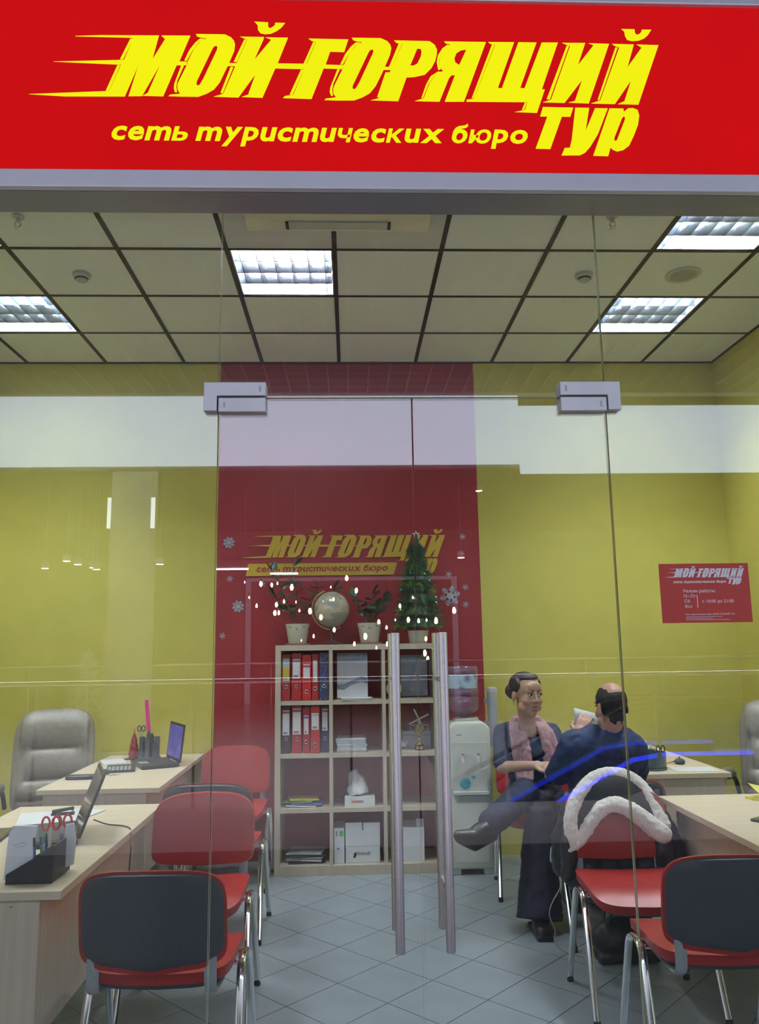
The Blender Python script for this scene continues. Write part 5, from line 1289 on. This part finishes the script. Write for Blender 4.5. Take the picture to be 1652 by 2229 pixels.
fuse('body', bm_, [SKINM, HAIRD], m_o, .0042, 4, paint=scalp)
face_details(m_o, TM, HAIRD)
jk = MB()
jk.ell(rel((1.34, 4.36, .60)), (.195, .155, .13)); jk.ell(rel((1.335, 4.305, .74)), (.190, .140, .17)); jk.ell(rel((1.33, 4.23, .89)), (.205, .138, .125))
jk.limb([SLm, rel((1.27, 4.200, .985)), rel((1.40, 4.195, .98)), SRm], [.078, .088, .088, .078]); jk.limb([rel((1.30, 4.165, .955)), rel((1.38, 4.165, .955))], [.085, .085])
jk.limb([SLm, ELm, ELm.lerp(WLm, .85)], [.080, .068, .052]); jk.limb([SRm, ERm, ERm.lerp(WRm, .85)], [.078, .064, .052])
for i in range(9):
    a = pi + i * pi / 8; jk.ell(rel((1.338 + .075 * cos(a), 4.19 + .062 * sin(a), 1.025)), (.022, .018, .028), 10, 6)
fuse('jacket', jk, JACK, m_o, .009, 3, disp=(.022, .06))
tr = MB(); tr.ell(rel((1.34, 4.37, .56)), (.185, .15, .105)); tr.limb([rel((1.26, 4.38, .56)), K1, A1 + V(0, 0, .0)], [.10, .078, .066]); tr.limb([rel((1.42, 4.38, .56)), K2, A2], [.10, .078, .066])
fuse('trousers', tr, JEANS, m_o, .010, 4, disp=(.014, .06))
for A in (A1, A2):
    fuse('shoe', MB().limb([A + V(0, -.02, -.03), A + V(0, .09, -.045), A + V(0, .19, -.055)], [.05, .046, .034]).obox(A + V(0, .07, -.078), (.088, .27, .022)), SHOE, m_o, .008, 3)
pp = thing('paper_sheet', 'white sheet of paper held up by the balding man', 'paper', (1.36, 4.615, 1.06))
MB().grid(lambda u, v: (-.075 + .15 * u, .015 * sin(3 * u), -.06 + .12 * v - .04 * u), 8, 4).build('sheet', PAPER, pp, smooth=True)
for o in pp.children:
    md = o.modifiers.new('thickness', 'SOLIDIFY'); md.thickness = .0008

# ---------------------------------------------------------------- coat with a fur collar on the chair back
FUR = mat('cream_fur', (.82, .76, .71), .95, ns=120, na=.12, bump=.5, bs=260, sheen=.6)
COAT = mat('black_leather_coat', (.008, .010, .014), .42, ns=16, na=.4, bump=.35, bs=14)
co = thing('coat', 'black leather coat with a cream fur collar hung over the red chair back', 'coat', (1.23, 3.88, .3))
O = Vector((1.23, 3.88, .3))
cm = MB()
cm.limb([rel((1.08, 3.955, .68)), rel((1.18, 3.96, .74)), rel((1.30, 3.96, .74)), rel((1.40, 3.955, .68))], [.045, .045, .045, .045])
for x, zb in ((1.06, .40), (1.14, .34), (1.23, .32), (1.32, .34), (1.41, .38)): cm.limb([rel((x, 3.935, .74)), rel((x - .01, 3.945, .55)), rel((x, 3.94, zb))], [.055, .060, .065])
cm.limb([rel((1.42, 3.93, .70)), rel((1.465, 3.90, .64)), rel((1.500, 3.87, .54)), rel((1.510, 3.85, .42)), rel((1.500, 3.86, .34))], [.060, .062, .062, .060, .055])
cm.limb([rel((1.05, 3.93, .70)), rel((1.01, 3.93, .58)), rel((1.00, 3.94, .44))], [.05, .052, .05])
cm.limb([rel((1.05, 3.85, .68)), rel((1.005, 3.815, .58)), rel((1.000, 3.82, .44))], [.040, .042, .040]); cm.limb([rel((1.40, 3.85, .66)), rel((1.445, 3.815, .56)), rel((1.455, 3.82, .42))], [.042, .045, .045])
cm.limb([rel(p) for p in ((1.02, 3.865, .60), (1.03, 3.875, .73), (1.10, 3.90, .795), (1.23, 3.915, .81), (1.36, 3.90, .795), (1.43, 3.875, .73), (1.445, 3.865, .60))], [.034] * 7)
fuse('coat_body', cm, COAT, co, .010, 4, disp=(.030, .07))
c1 = [(1.02, 3.785, .575), (1.005, 3.795, .685), (1.060, 3.835, .785), (1.170, 3.895, .862), (1.284, 3.915, .872), (1.380, 3.895, .828), (1.432, 3.835, .720), (1.450, 3.795, .650)]
c2 = [(1.003, 3.80, .558), (1.052, 3.80, .590), (1.106, 3.80, .669), (1.164, 3.81, .733), (1.241, 3.815, .750), (1.325, 3.80, .705), (1.397, 3.79, .643), (1.434, 3.78, .617)]
l1 = bez(c1, 4, .06); l2 = bez(c2, 4, .06); n1 = min(len(l1), len(l2))
def lining(u, v):
    i = u * (n1 - 1.001); k = int(i); f = i - k
    a = l2[k].lerp(l2[k + 1], f); b = l1[k].lerp(l1[k + 1], f)
    q = a.lerp(b, v); arch = sin(pi * v) * max(0.0, sin(pi * u)) ** .6
    return tuple(rel(q + V(0, 0, .045 * arch)))
MB().grid(lining, 40, 10).build('lining', mat('coat_lining', (.010, .010, .012), .7, ns=20, na=.3), co, smooth=True)
fuse('fur_collar', MB().limb([rel(p) for p in bez(c1, 4, .06)], [.026] + [.032] * 40), FUR, co, .007, 2, disp=(.012, .022))
b2 = [rel(p) for p in bez(c2, 4, .06)]
fuse('fur_collar', MB().limb(b2, [.027 + .018 * (i / len(b2)) for i in range(len(b2))]), FUR, co, .007, 2, disp=(.012, .022))
# dark bag on the floor under the coat chair
bg = thing('handbag', 'slouched black handbag on the floor under the coat chair', 'bag', (1.30, 4.0, 0))
O = Vector((1.30, 4.0, 0))
fuse('bag_body', MB().ell(V(0, 0, .10), (.17, .085, .10)).ell(V(.06, .01, .12), (.10, .08, .11)).obox(V(0, 0, .02), (.28, .14, .035)), mat('bag_black', (.015, .016, .02), .5, ns=30, na=.3), bg, .010, 3, disp=(.02, .05))
for s in (-1, 1): MB().tube(bez([(-.09, s * .03, .17), (-.07, s * .05, .235), (.07, s * .05, .235), (.09, s * .03, .18)], 6, .06), .007, 8).build('strap', BLACKP, bg, smooth=True)
wire = MB().tube(bez([(1.00, 4.02, .40), (1.02, 4.02, .34), (.955, 4.02, .25), (.945, 4.03, .19), (.985, 4.06, .12), (.975, 4.08, .06), (1.02, 4.10, .006), (1.10, 4.06, .004), (1.16, 3.98, .004)], 6, .05), .0022, 6)
tag(wire.build('earphone_wire', mat('wire_cream', (.5, .47, .42), .5), None, smooth=True), 'thin pale wire dangling from the coat down to the floor tiles', 'wire')
# ---------------------------------------------------------------- the mall behind the viewer, mirrored in the glass
MF1 = mat('mall_dark_granite', (.10, .10, .11), .25, ns=120, na=.3)
MF2 = mat('mall_pale_floor', (.62, .56, .58), .22, ns=3, na=.06)
struct('floor_corridor', MB().box(-10, 10, -1.6, YG - .0205, -.1, 0), MF1, 'dark granite corridor floor in front of the shop, mirrored in the glass')
struct('floor_gallery', MB().box(-12, 1.0, -16.5, -1.6005, -.1, 0).box(1.0, 12, -3.15, -1.6005, -.1, 0).box(1.0, 12, -16.5, -11.0, -.1, 0), MF2, 'pale polished gallery floor around the escalator well')
struct('floor_lower', MB().box(1.0, 12, -11.2, -3.0, -4.1, -4.0), MF1, 'dark floor of the level below the escalator')
struct('ceiling_corridor', MB().box(-10, 10, -3.36, YG - .0205, 4.10, 4.2), mat('corridor_ceiling', (.05, .05, .05), .7), 'grey corridor ceiling with a fine grid')
gm = MB()
for k in range(-48, 49): gm.box(k * .2 - .006, k * .2 + .006, -3.34, 2.2, 4.092, 4.0995)
for k in range(28): gm.box(-9.8, 9.8, -3.3 + k * .2 - .006, -3.3 + k * .2 + .006, 4.090, 4.0915)
tag(gm.build('ceiling_lattice', mat('lattice_white', (.30, .29, .28), .6), None), 'fine white lattice under the corridor ceiling, mirrored in the glass', 'lattice', None, 'stuff')
BAND = emis('luminous_fascia', (.64, .74, .92), BAND_POWER, ns=.4, na=.02)
lb = thing('luminous_fascia', 'long bluish-white lit fascia across the corridor, mirrored over the shop', 'light', (0, -3.4, 0))
MB().box(-9.8, 1.80, -.05, 0.0, 3.345, 4.085).build('light_panel', BAND, lb); MB().box(1.802, 9.8, -.05, 0.0, 3.24, 3.97).build('light_panel', BAND, lb)
MB().box(-9.8, 9.8, -.09, -.051, 3.30, 4.085).build('back_frame', ALU, lb)
struct('ceiling_gallery', MB().box(-12, 12, -16.5, -8.0, 4.3, 4.4), mat('gallery_ceiling', (.10, .10, .10), .7), 'plain ceiling over the far gallery')
struct('wall_gallery', MB().box(-12, -2.6, -15.2, -15.0, 0, 4.3).box(2.7, 12, -15.2, -15.0, 0, 4.3).box(-2.6, 2.7, -15.2, -15.0, 3.15, 4.3), mat('gallery_wall', (.22, .23, .22), .6), 'beige wall of the far gallery around the lamp shop')
struct('wall_lamp_shop', MB().box(-2.6, 2.7, -16.4, -16.3, 0, 3.15), mat('lamp_shop_wall', (.30, .16, .15), .6, ns=2, na=.4), 'dim reddish back wall of the lamp shop across the atrium')
WARM = emis('warm_bulb', (1.0, .74, .46), 34.0); COOL = emis('cool_spot', (1.0, .95, .85), 45.0)
BULBS = [(-2.37, 2.9), (-1.95, 2.82), (-1.74, 2.81), (-1.57, 2.81), (-1.28, 2.74), (-1.64, 2.38), (-1.43, 2.42), (-1.19, 2.42), (-1.68, 2.2), (-1.55, 2.18), (-1.12, 2.23), (-.9, 2.23), (-.35, 1.8), (-.81, 1.67), (-1.05, 1.58), (-.07, 2.93), (.09, 1.49), (.56, 1.4), (.33, 1.65), (.64, 1.97), (.79, 1.83), (1.0, 2.0), (1.31, 2.01), (1.5, 1.97), (1.7, 1.99), (1.86, 1.96), (.81, 1.48), (-.37, 2.48), (-.42, 2.72), (.14, 2.66), (1.69, 1.58), (1.79, 1.36), (1.64, 1.27), (1.73, 1.14), (-2.04, 2.34), (-2.24, 2.54), (-.63, 2.07), (1.1, 2.3), (1.41, 2.5), (2.27, 2.18)]
pl0 = None
YL = 4.6 - 17.5 - 2.3 + 2.3
bulb_me = MB().lathe([(.006, .075), (.018, .06), (.020, .05), (.034, .012), (.036, -.01), (.022, -.05), (.002, -.06)], 12).mesh('bulb', WARM, smooth=True)
sock_me = MB().lathe([(.02, .055), (.021, .10), (.008, .115)], 10).mesh('socket', BRASS, smooth=True)
for x, z in BULBS:
    t = thing('pendant_lamp', 'warm glowing pendant bulb of the lamp shop, mirrored in the glass door', 'lamp', (x, YL, z), 0, 'pendant lamps mirrored in the glass'); _i = BULBS.index((x, z)); t.location.y += ((_i * 7) % 11 - 5) * .07
    _b = obj('bulb', bulb_me, t); _q = .45 + ((_i * 5) % 7) * .12; _b.scale = (_q, _q, _q); obj('socket', sock_me, t)
    MB().cyl((0, 0, .11), (0, 0, 3.14 - z if z < 3.1 else .2), .003, n=5).build('cord', BLACKP, t)
for k, (x, y, z) in enumerate(((-5.35, -9.4, 2.88), (-4.91, -9.4, 2.98), (-4.65, -9.4, 2.9), (-4.52, -9.4, 2.88), (-4.39, -9.4, 2.83), (-3.26, -9.4, 2.89), (2.36, -9.4, 4.21), (1.97, -9.4, 2.97))):
    t = thing('spot_lamp', 'small bright gallery spotlight, mirrored in the glass beside the doors', 'lamp', (x, y + .2 * (k % 3), z), 0, 'spotlights mirrored in the glass')
    MB().lathe([(.06, 0), (.06, .012), (.05, .014)], 14).build('lens', COOL, t); MB().lathe([(.066, .002), (.07, .10), (.05, .12)], 14).build('can', ALUL, t, smooth=True)
    MB().cyl((0, 0, .115), (0, 0, 4.3 - z), .008, n=6).build('stem', ALUL, t)
for x0, x1, z in ((-1.41, -.92, 2.73), (-2.37, -1.8, 2.82)):
    t = thing('strip_light', 'short white strip light across the atrium, mirrored above the potted plant', 'light', ((x0 + x1) / 2, -9.4, z), 0, 'strip lights mirrored in the glass')
    h_ = (x1 - x0) / 2
    MB().box(-h_, h_, -.02, .02, 0, .028).build('diffuser', emis('strip_diffuser', (.85, .9, 1.0), 22), t); MB().box(-h_, h_, -.03, .03, .0285, .06).build('housing', ALUL, t)
    for q in (-h_ * .8, h_ * .8): MB().cyl((q, 0, .06), (q, 0, 4.3 - z), .004, n=5).build('hanger', ALUL, t)
# balustrades
RAIL = mat('polished_rail', (.85, .85, .88), .12, 1.0)
def rail(y, x0, x1, label, z=1.11):
    t = thing('balustrade', label, 'railing', (0, y, 0), 0, 'gallery balustrades mirrored in the glass')
    MB().tube([(x0, 0, z), (x1, 0, z)], .024, 12).build('hand_rail', RAIL, t, smooth=True)
    n = int((x1 - x0) / 1.5)
    for k in range(n + 1):
        x = x0 + .05 + (x1 - x0 - .1) * k / n; MB().box(x - .012, x + .012, -.03, .03, 0, z - .02).build('post', STEEL, t)
rail(-3.2, -9, 9, 'polished rail of the near balustrade mirrored across the shop front', 1.165)
rail(-11.3, -11, 11, 'polished rail of the far balustrade across the atrium', 1.14)
# white column with light strips
t = thing('column', 'white square column with slim light strips, mirrored in the glass beside the doors', 'column', (-3.34, -7.6, 0))
MB().box(-.30, .30, -.2, .2, 0, 4.3).build('shaft', mat('column_stone', (.36, .36, .36), .6, ns=3, na=.05), t)
for q in (-.33, .33): MB().box(q - .025, q + .025, .15, .21, 3.29, 3.76).build('light_strip', emis('column_strip', (.9, .95, 1.0), 5), t)
# white Christmas tree
t = thing('christmas_tree', 'white artificial Christmas tree on the far gallery, mirrored in the glass', 'christmas tree', (-4.85, -10.4, 0))
WT = mat('white_tinsel', (.80, .80, .82), .5, ns=20, na=.1)
rnd = random.Random(8)
for tier in range(8):
    z = .22 + tier * .16; R = .46 * (1 - tier / 8.8); m = MB()
    for k in range(40):
        a = rnd.uniform(0, 2 * pi); r_ = R * rnd.uniform(.5, 1.05); c = V(r_ * cos(a), r_ * sin(a), z + rnd.uniform(-.06, .06) - .1 * r_)
        for w in range(4):
            d = V(rnd.uniform(-1, 1), rnd.uniform(-1, 1), rnd.uniform(-.6, 1)).normalized() * .09; sd = d.orthogonal().normalized() * .014
            m.add([c - sd, c + sd, c + d], [(0, 1, 2)])
    m.build('branch_tier', WT, t)['kind'] = 'stuff'
MB().cyl((0, 0, 0), (0, 0, 1.5), .03, .01, n=8).build('trunk', WT, t)
MB().prism([(p * 3, q * 3) for p, q in st5], [], lambda a, b: (a, -.01, 1.58 + b), lambda a, b: (a, .01, 1.58 + b)).build('star', GOLD, t)
# escalator going down from the gallery
BLUE = emis('blue_led', (.03, .05, 1.0), 5.0)
ESG = glass_mat('escalator_glass', (.45, .60, .66), .06); ESP = mat('escalator_panel', (.10, .14, .20), .3, .4)
es = thing('escalator', 'escalator with blue light strips beyond the corridor, mirrored over the seated man', 'escalator', (3.55, -6.4, 0))
sl = (-1.0, -.42)
for dy in (0.0, 1.1):
    P = [(1.4, .0), (.3, .0), (-.1, -.06), (-4.0, -2.02)]
    for nm, z0, z1, m_, th in (('skirt_panel', -.28, .08, ESP, .06), ('glass_panel', .16, .70, ESG, .012), ('blue_strip', .085, .125, BLUE, .07)):
        MB().prism([(a, b + z1) for a, b in P] + [(a, b + z0) for a, b in reversed(P)], [], lambda a, b: (a, dy - th / 2, b), lambda a, b: (a, dy + th / 2, b)).build(nm, m_, es)
    MB().tube([(1.4, dy, .60), (1.5, dy, .68), (1.4, dy, .76)] + [(a, dy, b + .76) for a, b in P[1:]], .035, 10).build('handrail', BLACKP, es, smooth=True)
for k in range(14):
    x = .2 - k * .30; z = -.10 - max(0, -x) * .505
    MB().box(x - .15, x + .15, .05, 1.05, z - .16, z).build('step', mat('step_metal', (.12, .13, .15), .4, .6), es)
